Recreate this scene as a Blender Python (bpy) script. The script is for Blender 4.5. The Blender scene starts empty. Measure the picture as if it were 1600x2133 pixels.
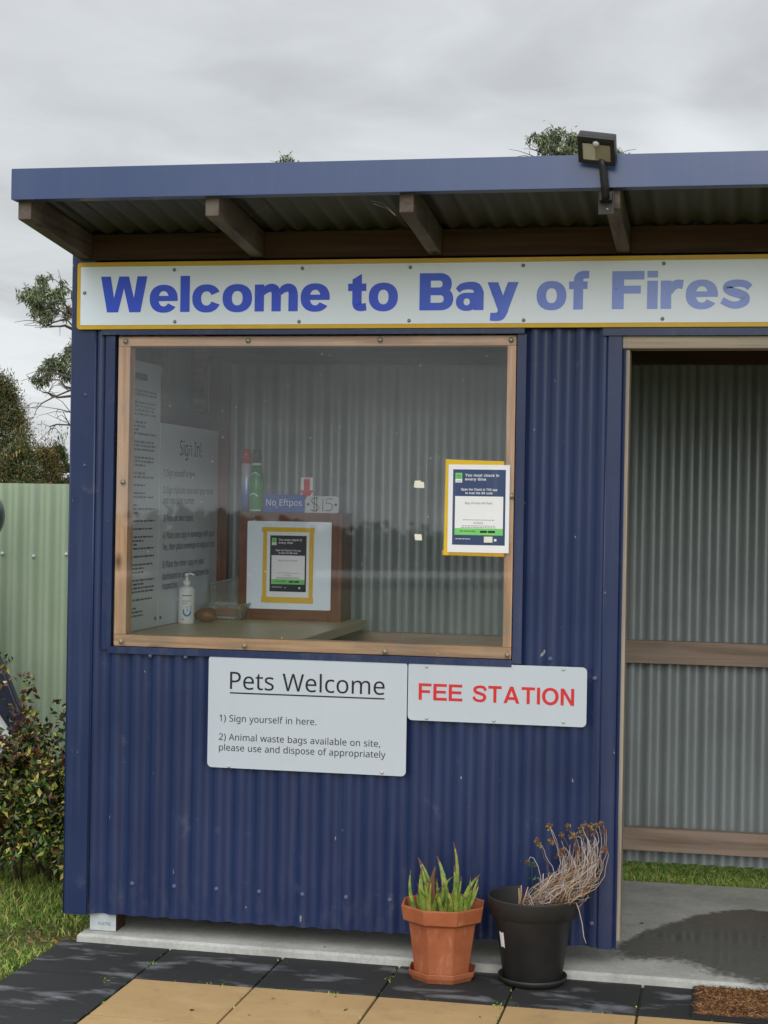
import bpy, bmesh, math, random
import numpy as np
from mathutils import Vector, Matrix, Euler

SC = bpy.context.scene
COL = SC.collection
random.seed(7)
RNG = np.random.default_rng(11)

# ------------------------------------------------------------------ camera
FPX, CX, CD, CH = 3578.67, 2.30504, 5.77447, 1.53288
YAW, PIT, ROL = 0.200876, -0.0050105, 0.0164939
_fw = np.array([-math.sin(YAW)*math.cos(PIT), math.cos(YAW)*math.cos(PIT), math.sin(PIT)])
_r = np.array([math.cos(YAW), math.sin(YAW), 0.0])
_u = np.cross(_r, _fw)
_R = math.cos(ROL)*_r + math.sin(ROL)*_u
_U = -math.sin(ROL)*_r + math.cos(ROL)*_u
EYE = np.array([CX, -CD, CH])
cd = bpy.data.cameras.new('camera')
cd.sensor_fit = 'HORIZONTAL'; cd.sensor_width = 36.0
cd.lens = FPX/1600*36; cd.clip_start = 0.05; cd.clip_end = 2000
cam = bpy.data.objects.new('camera', cd); COL.objects.link(cam)
cam.matrix_world = Matrix([[_R[0], _U[0], -_fw[0], EYE[0]], [_R[1], _U[1], -_fw[1], EYE[1]],
                           [_R[2], _U[2], -_fw[2], EYE[2]], [0, 0, 0, 1]])
SC.camera = cam

# ------------------------------------------------------------------ light
SKY_GAIN = 1.0
SUN_EL, SUN_ROT = math.radians(27), math.radians(172)
world = bpy.data.worlds.new('World'); SC.world = world
world.use_nodes = True
nt = world.node_tree; nt.nodes.clear()
def wn(t, **k):
    n = nt.nodes.new(t)
    for a, b in k.items(): setattr(n, a, b)
    return n
out = wn('ShaderNodeOutputWorld')
sky = wn('ShaderNodeTexSky'); sky.sky_type = 'NISHITA'; sky.sun_disc = False
sky.sun_elevation = SUN_EL; sky.sun_rotation = SUN_ROT
bg1 = wn('ShaderNodeBackground'); bg1.inputs['Strength'].default_value = 0.08
nt.links.new(sky.outputs[0], bg1.inputs[0])
tc = wn('ShaderNodeTexCoord')
sep = wn('ShaderNodeSeparateXYZ'); nt.links.new(tc.outputs['Generated'], sep.inputs[0])
def m(op, a, b=None, c=None, clamp=False):
    n = wn('ShaderNodeMath', operation=op); n.use_clamp = clamp
    for i, v in enumerate((a, b, c)):
        if v is None: continue
        if isinstance(v, (int, float)): n.inputs[i].default_value = v
        else: nt.links.new(v, n.inputs[i])
    return n.outputs[0]
zc = m('MAXIMUM', sep.outputs[2], 0.0)
den = m('ADD', zc, 0.10)
px = m('DIVIDE', sep.outputs[0], den); py = m('DIVIDE', sep.outputs[1], den)
cmb = wn('ShaderNodeCombineXYZ'); nt.links.new(px, cmb.inputs[0]); nt.links.new(py, cmb.inputs[1])
n1 = wn('ShaderNodeTexNoise'); n1.inputs['Scale'].default_value = 1.1; n1.inputs['Detail'].default_value = 7
n1.inputs['Roughness'].default_value = 0.5; n1.inputs['Distortion'].default_value = 0.0
mp = wn('ShaderNodeMapping'); mp.inputs['Rotation'].default_value = (0, 0, 0.9); mp.inputs['Scale'].default_value = (1.25, 0.6, 1)
mp.inputs['Location'].default_value = (5.37, 2.61, 0.37)
w1 = wn('ShaderNodeTexNoise'); w1.inputs['Scale'].default_value = 0.9; w1.inputs['Detail'].default_value = 3
nt.links.new(cmb.outputs[0], w1.inputs['Vector'])
wv = wn('ShaderNodeVectorMath', operation='MULTIPLY_ADD'); wv.inputs[1].default_value = (1.1, 1.1, 0); nt.links.new(w1.outputs['Color'], wv.inputs[0]); nt.links.new(cmb.outputs[0], wv.inputs[2])
nt.links.new(wv.outputs[0], mp.inputs[0]); nt.links.new(mp.outputs[0], n1.inputs['Vector'])
rmp = wn('ShaderNodeMapRange'); rmp.inputs['From Min'].default_value = 0.36; rmp.inputs['From Max'].default_value = 0.62
rmp.inputs['To Min'].default_value = 0.49; rmp.inputs['To Max'].default_value = 0.75
nt.links.new(n1.outputs[0], rmp.inputs[0])
# overcast sky: brighter towards the zenith, a lighter strip near the horizon
zen = m('MULTIPLY_ADD', m('POWER', zc, 1.8), 2.3, 1.0)
hor = m('MULTIPLY', m('POWER', m('SUBTRACT', 1.0, m('MULTIPLY', zc, 4.0, clamp=True)), 2.0), 0.30)
# thinner cloud on the side the light comes from (behind the camera)
fr = m('MULTIPLY', m('ADD', m('MULTIPLY', sep.outputs[1], -0.92), m('MULTIPLY', sep.outputs[0], -0.10)), 1.0, clamp=True)
glow = m('MULTIPLY', m('POWER', m('ADD', fr, m('MULTIPLY', zc, 0.25)), 2.0), 0.22)
lum = m('MULTIPLY', rmp.outputs[0], m('ADD', m('ADD', zen, hor), glow))
mixc = wn('ShaderNodeMix', data_type='RGBA', blend_type='MULTIPLY'); mixc.inputs['Factor'].default_value = 1
tint = wn('ShaderNodeMapRange', data_type='FLOAT'); nt.links.new(lum, tint.inputs[0])
cc = wn('ShaderNodeCombineColor')
for i, g in enumerate((0.955, 0.99, 1.02)):
    nt.links.new(m('MULTIPLY', lum, g), cc.inputs[i])
bg2 = wn('ShaderNodeBackground'); bg2.inputs['Strength'].default_value = SKY_GAIN
nt.links.new(cc.outputs[0], bg2.inputs[0])
ms = wn('ShaderNodeMixShader'); ms.inputs[0].default_value = 0.94
nt.links.new(bg1.outputs[0], ms.inputs[1]); nt.links.new(bg2.outputs[0], ms.inputs[2])
nt.links.new(ms.outputs[0], out.inputs[0])
sl = bpy.data.lights.new('sun', 'SUN'); sl.energy = 1.25; sl.angle = math.radians(42); sl.color = (1.0, 0.98, 0.95)
so = bpy.data.objects.new('sun', sl); COL.objects.link(so)
_sd = Vector((math.cos(SUN_EL)*math.sin(SUN_ROT), math.cos(SUN_EL)*math.cos(SUN_ROT), math.sin(SUN_EL)))
so.rotation_euler = _sd.to_track_quat('Z', 'Y').to_euler()
so.location = (0, -3, 8)
SC.view_settings.view_transform = 'Standard'; SC.view_settings.look = 'None'
SC.view_settings.exposure = 0.0; SC.view_settings.gamma = 1.0
SC.cycles.max_bounces = 10; SC.cycles.transparent_max_bounces = 16

# ------------------------------------------------------------------ measuring helpers
def ray(x, y): return _fw + _R*((x-800)/FPX) + _U*((1066.5-y)/FPX)
def onY(x, y, Y): d = ray(x, y); return EYE + d*((Y-EYE[1])/d[1])
def onZ(x, y, Z): d = ray(x, y); return EYE + d*((Z-EYE[2])/d[2])
def onX(x, y, X): d = ray(x, y); return EYE + d*((X-EYE[0])/d[0])
def lin(r, g, b):
    f = lambda v: v/12.92 if v <= 0.04045 else ((v+0.055)/1.055)**2.4
    return (f(r/255), f(g/255), f(b/255), 1)

# ------------------------------------------------------------------ materials
class MT:
    def __init__(self, name):
        self.m = bpy.data.materials.new(name); self.m.use_nodes = True
        self.t = self.m.node_tree; self.b = self.t.nodes['Principled BSDF']
        self.tc = self.t.nodes.new('ShaderNodeTexCoord')
    def n(self, t, **k):
        x = self.t.nodes.new(t)
        for a, b in k.items(): setattr(x, a, b)
        return x
    def l(self, a, b): self.t.links.new(a, b)
    def mapping(self, scale=(1, 1, 1), rot=(0, 0, 0), loc=(0, 0, 0), src='Object'):
        p = self.n('ShaderNodeMapping'); p.inputs['Scale'].default_value = scale
        p.inputs['Rotation'].default_value = rot; p.inputs['Location'].default_value = loc
        self.l(self.tc.outputs[src], p.inputs[0]); return p.outputs[0]
    def noise(self, vec, scale, detail=4, rough=0.55, dist=0.0):
        x = self.n('ShaderNodeTexNoise'); x.inputs['Scale'].default_value = scale
        x.inputs['Detail'].default_value = detail; x.inputs['Roughness'].default_value = rough
        x.inputs['Distortion'].default_value = dist
        self.l(vec, x.inputs['Vector']); return x.outputs[0]
    def ramp(self, f, stops):
        r = self.n('ShaderNodeValToRGB'); e = r.color_ramp.elements
        while len(e) > 1: e.remove(e[-1])
        e[0].position = stops[0][0]; e[0].color = stops[0][1]
        for p, c in stops[1:]:
            q = e.new(p); q.color = c
        self.l(f, r.inputs[0]); return r.outputs[0]
    def rng(self, f, a, b, c, d):
        r = self.n('ShaderNodeMapRange'); self.l(f, r.inputs[0])
        for i, v in enumerate((a, b, c, d)): r.inputs[i+1].default_value = v
        return r.outputs[0]
    def mix(self, f, a, b, mode='MIX'):
        x = self.n('ShaderNodeMix', data_type='RGBA', blend_type=mode)
        for s, v in ((x.inputs[0], f), (x.inputs[6], a), (x.inputs[7], b)):
            if isinstance(v, (int, float, tuple)): s.default_value = v
            else: self.l(v, s)
        return x.outputs[2]
    def math(self, op, a, b=0.0):
        x = self.n('ShaderNodeMath', operation=op)
        for s, v in ((x.inputs[0], a), (x.inputs[1], b)):
            if isinstance(v, (int, float)): s.default_value = v
            else: self.l(v, s)
        return x.outputs[0]
    def col(self, v):
        if isinstance(v, tuple): self.b.inputs['Base Color'].default_value = v
        else: self.l(v, self.b.inputs['Base Color'])
        return self
    def rough(self, v):
        if isinstance(v, (int, float)): self.b.inputs['Roughness'].default_value = v
        else: self.l(v, self.b.inputs['Roughness'])
        return self
    def set(self, **k):
        for a, v in k.items(): self.b.inputs[a.replace('_', ' ')].default_value = v
        return self
    def bump(self, h, strength=0.3, dist=0.002):
        x = self.n('ShaderNodeBump'); x.inputs['Strength'].default_value = strength
        x.inputs['Distance'].default_value = dist
        self.l(h, x.inputs['Height']); self.l(x.outputs[0], self.b.inputs['Normal']); return self

def sc3(c, k): return (c[0]*k, c[1]*k, c[2]*k, 1)

def mat_paint(name, c, rough=0.45, var=0.12, streak=0.25, speck=True, spec=0.5, metallic=0.0, fade=None):
    M = MT(name)
    a = M.noise(M.mapping((1, 1, 1)), 2.2, 5)
    c1 = M.mix(M.rng(a, 0.35, 0.65, 0, 1), sc3(c, 1-var), sc3(c, 1+var))
    s = M.noise(M.mapping((28, 28, 0.7)), 1.0, 4, 0.6)
    dust = fade or lin(150, 152, 158)
    c2 = M.mix(M.rng(s, 0.52, 0.80, 0, streak), c1, dust)
    if speck:
        sp = M.noise(M.mapping((1, 1, 0.55)), 46, 2, 0.5)
        m1 = M.rng(sp, 0.755, 0.785, 0, 0.55)
        c2 = M.mix(m1, c2, lin(185, 186, 182))
        sp2 = M.noise(M.mapping((1, 1, 1)), 9, 6, 0.7)
        c2 = M.mix(M.rng(sp2, 0.61, 0.80, 0, 0.30), c2, lin(128, 130, 138))
    if speck:
        r1 = M.noise(M.mapping((1, 1, 0.4), loc=(7, 3, 1)), 13, 5, 0.7)
        c2 = M.mix(M.rng(r1, 0.70, 0.80, 0, 0.45), c2, lin(112, 98, 84))
        sz = M.n('ShaderNodeSeparateXYZ'); M.l(M.tc.outputs['Object'], sz.inputs[0])
        low = M.rng(sz.outputs[2], 0.06, 0.34, 1.0, 0.0)      # splashed dirt near the ground
        sn = M.noise(M.mapping((1, 1, 0.5)), 22, 5, 0.7)
        c2 = M.mix(M.math('MULTIPLY', low, M.rng(sn, 0.50, 0.76, 0, 0.35)), c2, lin(96, 98, 104))
    M.col(c2); M.rough(M.rng(a, 0.3, 0.7, rough-0.07, rough+0.09))
    M.set(Specular_IOR_Level=spec, Metallic=metallic)
    return M.m

def mat_wood(name, dark, light, axis, rough=0.7, knots=True, grey=0.0, sc=1.0):
    M = MT(name)
    s = [26*sc]*3; s[axis] = 1.3*sc
    v = M.mapping(tuple(s))
    n_ = M.noise(v, 1.0, 7, 0.6, 0.6)
    s2 = [90*sc]*3; s2[axis] = 3.0*sc
    n2 = M.noise(M.mapping(tuple(s2)), 1.0, 3, 0.6)
    c = M.ramp(n_, [(0.30, dark), (0.52, light), (0.72, sc3(light, 1.12)), (0.85, sc3(dark, 1.3))])
    c = M.mix(M.rng(n2, 0.35, 0.7, 0.0, 0.35), c, sc3(dark, 0.8))
    big = M.noise(M.mapping((3, 3, 3)), 1.5, 4)
    c = M.mix(M.rng(big, 0.45, 0.75, 0, 0.35+grey), c, lin(150, 143, 132) if grey else sc3(light, 0.75))
    if knots:
        k = [7.0]*3; k[axis] = 3.2
        vv = M.n('ShaderNodeTexVoronoi'); vv.inputs['Scale'].default_value = 1.0
        M.l(M.mapping(tuple(k)), vv.inputs['Vector'])
        c = M.mix(M.rng(vv.outputs['Distance'], 0.03, 0.13, 0.85, 0), c, sc3(dark, 0.35))
    M.col(c); M.rough(rough); M.set(Specular_IOR_Level=0.25)
    M.bump(n2, 0.35, 0.0015)
    return M.m

def mat_plain(name, c, rough=0.5, spec=0.4, metallic=0.0, var=0.06, nscale=20):
    M = MT(name)
    a = M.noise(M.mapping(), nscale, 4)
    M.col(M.mix(M.rng(a, 0.3, 0.7, 0, 1), sc3(c, 1-var), sc3(c, 1+var)))
    M.rough(M.rng(a, 0.3, 0.7, max(rough-0.05, 0.02), rough+0.05))
    M.set(Specular_IOR_Level=spec, Metallic=metallic)
    return M.m

BLUE = lin(36, 50, 88)
m_blue = mat_paint('blue_painted_steel', BLUE, 0.33, 0.10, 0.10, spec=0.45)
m_blue_trim = mat_paint('blue_flashing_steel', lin(36, 50, 88), 0.33, 0.09, 0.10, spec=0.45)
m_fascia = mat_paint('blue_fascia_steel', lin(60, 78, 120), 0.28, 0.04, 0.04, speck=False, spec=0.6)
m_zinc = mat_paint('zincalume_steel', lin(148, 157, 158), 0.36, 0.06, 0.12, speck=False, metallic=0.3)
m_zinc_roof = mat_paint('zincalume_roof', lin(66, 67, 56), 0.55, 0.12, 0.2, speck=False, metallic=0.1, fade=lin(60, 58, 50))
m_green = mat_paint('green_fence_steel', lin(160, 176, 150), 0.5, 0.06, 0.14, speck=False)
m_winx = mat_wood('window_timber_along', lin(170, 122, 90), lin(226, 184, 148), 0, grey=0.25)
m_winz = mat_wood('window_timber_up', lin(174, 124, 90), lin(230, 186, 148), 2, grey=0.12)
m_greyx = mat_wood('weathered_timber_along', lin(120, 106, 94), lin(178, 164, 148), 0, grey=0.3)
m_greyz = mat_wood('weathered_timber_up', lin(120, 108, 96), lin(176, 164, 148), 2, grey=0.3)
m_railx = mat_wood('rail_timber', lin(122, 104, 90), lin(168, 146, 128), 0, grey=0.2)
m_rafy = mat_wood('rafter_timber', lin(64, 55, 50), lin(102, 90, 82), 1, grey=0.1)
m_beamx = mat_wood('beam_timber', lin(54, 39, 31), lin(86, 64, 50), 0, knots=False)
m_redwood = mat_wood('red_brown_timber', lin(78, 44, 30), lin(120, 74, 52), 0, 0.45, knots=False)
m_redwoodz = mat_wood('red_brown_timber_up', lin(78, 44, 30), lin(120, 74, 52), 2, 0.45, knots=False)
m_white = mat_paint('white_sign_panel', lin(232, 243, 255), 0.35, 0.025, 0.05, speck=False, fade=lin(170, 170, 162))  # white lifted to offset the eave's shade on the welcome board
m_pets = mat_paint('dimmed_white_sign_panel', lin(192, 201, 211), 0.35, 0.025, 0.05, speck=False, fade=lin(150, 150, 144))  # board white darkened in its colour to offset stronger light below the eave
m_yellow = mat_plain('yellow_border_paint', lin(214, 172, 32), 0.4)
m_tape = mat_plain('yellow_tape', lin(222, 182, 40), 0.55)
m_black_ink = mat_plain('black_ink', lin(28, 28, 32), 0.5)
m_grey_ink = mat_plain('grey_ink', lin(92, 96, 102), 0.6)
m_red_ink = mat_plain('red_ink', lin(206, 44, 48), 0.45)
m_paper = mat_plain('white_paper', lin(235, 236, 240), 0.6, 0.2, var=0.02)
m_navy = mat_paint('navy_print', lin(44, 66, 108), 0.55, 0.2, 0.12, speck=False)
m_navy_dark = mat_plain('dark_navy_print', lin(22, 27, 44), 0.5, var=0.15)
m_lime = mat_plain('lime_green_print', lin(120, 205, 110), 0.55)
m_dark = mat_plain('black_plastic', lin(38, 37, 38), 0.42, 0.4, var=0.2)
m_pot_black = mat_plain('black_pot_plastic', lin(46, 45, 44), 0.5, 0.4, var=0.25, nscale=9)
m_rubber = mat_plain('black_rubber', lin(40, 40, 42), 0.7, 0.3)
m_screw = mat_plain('zinc_screw', lin(150, 150, 146), 0.4, 0.5, 0.6)
m_screw_blue = mat_plain('blue_screw', lin(84, 95, 130), 0.4)
m_screw_dark = mat_plain('tarnished_screw', lin(150, 146, 126), 0.4, 0.5, 0.4)
m_counter = mat_plain('olive_counter_top', lin(182, 168, 136), 0.34, 0.4, var=0.06)
m_sticker = mat_plain('sticker_tape', lin(232, 230, 214), 0.7, 0.2)
m_soil = mat_plain('potting_soil', lin(52, 44, 38), 0.9, 0.2, var=0.5, nscale=90)
m_galv = mat_plain('galvanised_steel', lin(196, 202, 204), 0.45, 0.4, 0.15, var=0.08, nscale=40)
m_bottle = mat_plain('white_plastic', lin(236, 238, 236), 0.35, 0.4, var=0.02)
m_lblue = mat_plain('label_blue', lin(58, 140, 214), 0.4)
m_signblue = mat_plain('blue_sign_panel', lin(52, 92, 176), 0.4, var=0.1)
m_silver = mat_plain('silver_grey_sign', lin(204, 206, 212), 0.35)

def mat_letter():
    M = MT('faded_blue_vinyl')
    s = M.n('ShaderNodeSeparateXYZ'); M.l(M.tc.outputs['Object'], s.inputs[0])
    f = M.rng(s.outputs[0], 1.05, 1.95, 0, 1)
    nn = M.noise(M.mapping((5, 5, 5)), 1.0, 4)
    f2 = M.math('ADD', f, M.rng(nn, 0.3, 0.7, -0.12, 0.12))
    c = M.ramp(f2, [(0.0, lin(42, 80, 222)), (0.4, lin(58, 96, 222)), (0.85, lin(134, 156, 236)), (1.0, lin(144, 164, 236))])
    sp = M.noise(M.mapping((1, 1, 1)), 95, 2)
    c = M.mix(M.rng(sp, 0.70, 0.74, 0, 0.55), c, lin(34, 52, 130))
    M.col(c); M.rough(0.4); return M.m
m_letter = mat_letter()

def mat_concrete():
    M = MT('slab_concrete')
    a = M.noise(M.mapping((1, 1, 1)), 3.0, 7, 0.65)
    b = M.noise(M.mapping((1, 1, 1)), 60, 4, 0.6)
    c = M.ramp(a, [(0.25, lin(150, 148, 142)), (0.5, lin(184, 184, 178)), (0.75, lin(206, 206, 200))])
    c = M.mix(M.rng(b, 0.4, 0.75, 0, 0.35), c, lin(130, 128, 120))
    st = M.noise(M.mapping((1, 1, 1), loc=(4, 2, 0)), 7.0, 5, 0.7)
    c = M.mix(M.rng(st, 0.58, 0.72, 0, 0.4), c, lin(128, 124, 112))
    M.col(c); M.rough(0.75); M.set(Specular_IOR_Level=0.25)
    M.bump(b, 0.4, 0.002); return M.m
m_conc = mat_concrete()

def mat_wet():
    M = MT('wet_concrete')
    a = M.noise(M.mapping((1, 1, 1)), 5.0, 5, 0.6)
    c = M.ramp(a, [(0.3, lin(62, 57, 50)), (0.7, lin(86, 80, 72))])
    M.col(c); M.rough(M.rng(a, 0.3, 0.7, 0.09, 0.30)); M.set(Specular_IOR_Level=0.45)
    b = M.noise(M.mapping((1, 1, 1)), 45, 3, 0.5)
    M.bump(b, 0.12, 0.001)
    at = M.n('ShaderNodeAttribute'); at.attribute_name = 'wet'
    e = M.noise(M.mapping((1, 1, 1)), 38, 5, 0.65)
    M.l(M.rng(M.math('ADD', at.outputs['Fac'], M.rng(e, .3, .7, -.6, .6)), -0.1, 0.9, 0, 0.76), M.b.inputs['Alpha'])
    return M.m
m_wet = mat_wet()

def mat_paver(name, c, blotch, amt, lo=0.54, hi=0.70):
    M = MT(name)
    g = M.n('ShaderNodeObjectInfo')
    a = M.noise(M.mapping((1, 1, 1)), 2.5, 6, 0.6)
    f = M.noise(M.mapping((1, 1, 1)), 260, 2, 0.5)
    cc_ = M.mix(M.rng(a, 0.3, 0.7, 0, 1), sc3(c, 0.88), sc3(c, 1.12))
    cc_ = M.mix(M.rng(f, 0.35, 0.75, 0, 0.22), cc_, sc3(c, 0.6))
    b = M.noise(M.mapping((1.0, 2.3, 1), rot=(0, 0, 0.5), loc=(1.3, 0.4, 0)), 4.2, 6, 0.62, 0.3)
    geo = M.n('ShaderNodeNewGeometry')
    cc_ = M.mix(M.rng(geo.outputs['Random Per Island'], 0, 1, 0, 0.30), cc_, sc3(c, 0.72))
    st = M.noise(M.mapping((1, 1, 1), loc=(9, 4, 0)), 9, 6, 0.7)
    cc_ = M.mix(M.rng(st, 0.53, 0.74, 0, 0.55), cc_, sc3(c, 0.60))
    pt = M.noise(M.mapping((1, 1, 1), loc=(2, 8, 0)), 70, 3, 0.6)
    cc_ = M.mix(M.rng(pt, 0.70, 0.76, 0, 0.5), cc_, sc3(c, 0.45))
    mask = M.rng(b, lo, hi, 0, amt)
    cc_ = M.mix(mask, cc_, blotch)
    M.col(cc_); M.rough(0.72); M.set(Specular_IOR_Level=0.3)
    M.bump(f, 0.3, 0.0012); return M.m
m_pdark = mat_paver('charcoal_paver', lin(48, 48, 48), lin(146, 148, 152), 0.6)
m_ptan = mat_paver('tan_paver', lin(184, 152, 106), lin(196, 170, 128), 0.4)

def mat_pane():
    mm = bpy.data.materials.new('clear_acrylic'); mm.use_nodes = True
    t = mm.node_tree; t.nodes.clear()
    o = t.nodes.new('ShaderNodeOutputMaterial')
    tr = t.nodes.new('ShaderNodeBsdfTransparent'); tr.inputs[0].default_value = (0.97, 0.98, 0.98, 1)
    gl = t.nodes.new('ShaderNodeBsdfGlossy'); gl.inputs['Roughness'].default_value = 0.02
    gl.inputs[0].default_value = (0.95, 0.97, 1, 1)
    lw = t.nodes.new('ShaderNodeFresnel'); lw.inputs[0].default_value = 1.52
    k = t.nodes.new('ShaderNodeMath'); k.operation = 'MULTIPLY'; k.inputs[1].default_value = 0.95
    t.links.new(lw.outputs[0], k.inputs[0])
    m1 = t.nodes.new('ShaderNodeMixShader'); t.links.new(k.outputs[0], m1.inputs[0])
    t.links.new(tr.outputs[0], m1.inputs[1]); t.links.new(gl.outputs[0], m1.inputs[2])
    df = t.nodes.new('ShaderNodeBsdfDiffuse'); df.inputs[0].default_value = (0.62, 0.63, 0.63, 1)
    tc_ = t.nodes.new('ShaderNodeTexCoord')
    vo = t.nodes.new('ShaderNodeTexVoronoi'); vo.inputs['Scale'].default_value = 26
    t.links.new(tc_.outputs['Object'], vo.inputs['Vector'])
    mr = t.nodes.new('ShaderNodeMapRange'); mr.inputs[1].default_value = 0.03; mr.inputs[2].default_value = 0.07
    mr.inputs[3].default_value = 0.85; mr.inputs[4].default_value = 0.0
    t.links.new(vo.outputs['Distance'], mr.inputs[0])
    sp = t.nodes.new('ShaderNodeSeparateColor'); t.links.new(vo.outputs['Color'], sp.inputs[0])
    gt = t.nodes.new('ShaderNodeMath'); gt.operation = 'GREATER_THAN'; gt.inputs[1].default_value = 0.6
    t.links.new(sp.outputs[0], gt.inputs[0])
    mu = t.nodes.new('ShaderNodeMath'); mu.operation = 'MULTIPLY'
    t.links.new(mr.outputs[0], mu.inputs[0]); t.links.new(gt.outputs[0], mu.inputs[1])
    no = t.nodes.new('ShaderNodeTexNoise'); no.inputs['Scale'].default_value = 3.0; no.inputs['Detail'].default_value = 6
    t.links.new(tc_.outputs['Object'], no.inputs['Vector'])
    mr2 = t.nodes.new('ShaderNodeMapRange'); mr2.inputs[1].default_value = 0.4; mr2.inputs[2].default_value = 0.8
    mr2.inputs[3].default_value = 0.004; mr2.inputs[4].default_value = 0.035
    t.links.new(no.outputs[0], mr2.inputs[0])
    ad = t.nodes.new('ShaderNodeMath'); ad.operation = 'ADD'; ad.use_clamp = True
    t.links.new(mu.outputs[0], ad.inputs[0]); t.links.new(mr2.outputs[0], ad.inputs[1])
    m2 = t.nodes.new('ShaderNodeMixShader'); t.links.new(ad.outputs[0], m2.inputs[0])
    t.links.new(m1.outputs[0], m2.inputs[1]); t.links.new(df.outputs[0], m2.inputs[2])
    t.links.new(m2.outputs[0], o.inputs[0])
    return mm
m_pane = mat_pane()

def mat_clearplastic():
    mm = bpy.data.materials.new('clear_tub_plastic'); mm.use_nodes = True
    t = mm.node_tree; t.nodes.clear()
    o = t.nodes.new('ShaderNodeOutputMaterial')
    tr = t.nodes.new('ShaderNodeBsdfTransparent'); tr.inputs[0].default_value = (0.9, 0.92, 0.9, 1)
    gl = t.nodes.new('ShaderNodeBsdfGlossy'); gl.inputs['Roughness'].default_value = 0.12
    df = t.nodes.new('ShaderNodeBsdfDiffuse'); df.inputs[0].default_value = (0.75, 0.77, 0.75, 1)
    lw = t.nodes.new('ShaderNodeLayerWeight'); lw.inputs[0].default_value = 0.35
    a = t.nodes.new('ShaderNodeMixShader'); a.inputs[0].default_value = 0.5
    t.links.new(gl.outputs[0], a.inputs[1]); t.links.new(df.outputs[0], a.inputs[2])
    b = t.nodes.new('ShaderNodeMixShader')
    k = t.nodes.new('ShaderNodeMath'); k.operation = 'MULTIPLY_ADD'; k.inputs[1].default_value = 0.8; k.inputs[2].default_value = 0.14
    t.links.new(lw.outputs['Fresnel'], k.inputs[0]); t.links.new(k.outputs[0], b.inputs[0])
    t.links.new(tr.outputs[0], b.inputs[1]); t.links.new(a.outputs[0], b.inputs[2])
    t.links.new(b.outputs[0], o.inputs[0]); return mm
m_clear = mat_clearplastic()

def leafmat(name, c, rough=0.5, trans=0.25):
    M = MT(name)
    a = M.noise(M.mapping(), 30, 2)
    M.col(M.mix(M.rng(a, 0.3, 0.7, 0, 1), sc3(c, 0.75), sc3(c, 1.3))); M.rough(rough)
    M.set(Specular_IOR_Level=0.35)
    return M.m

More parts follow.
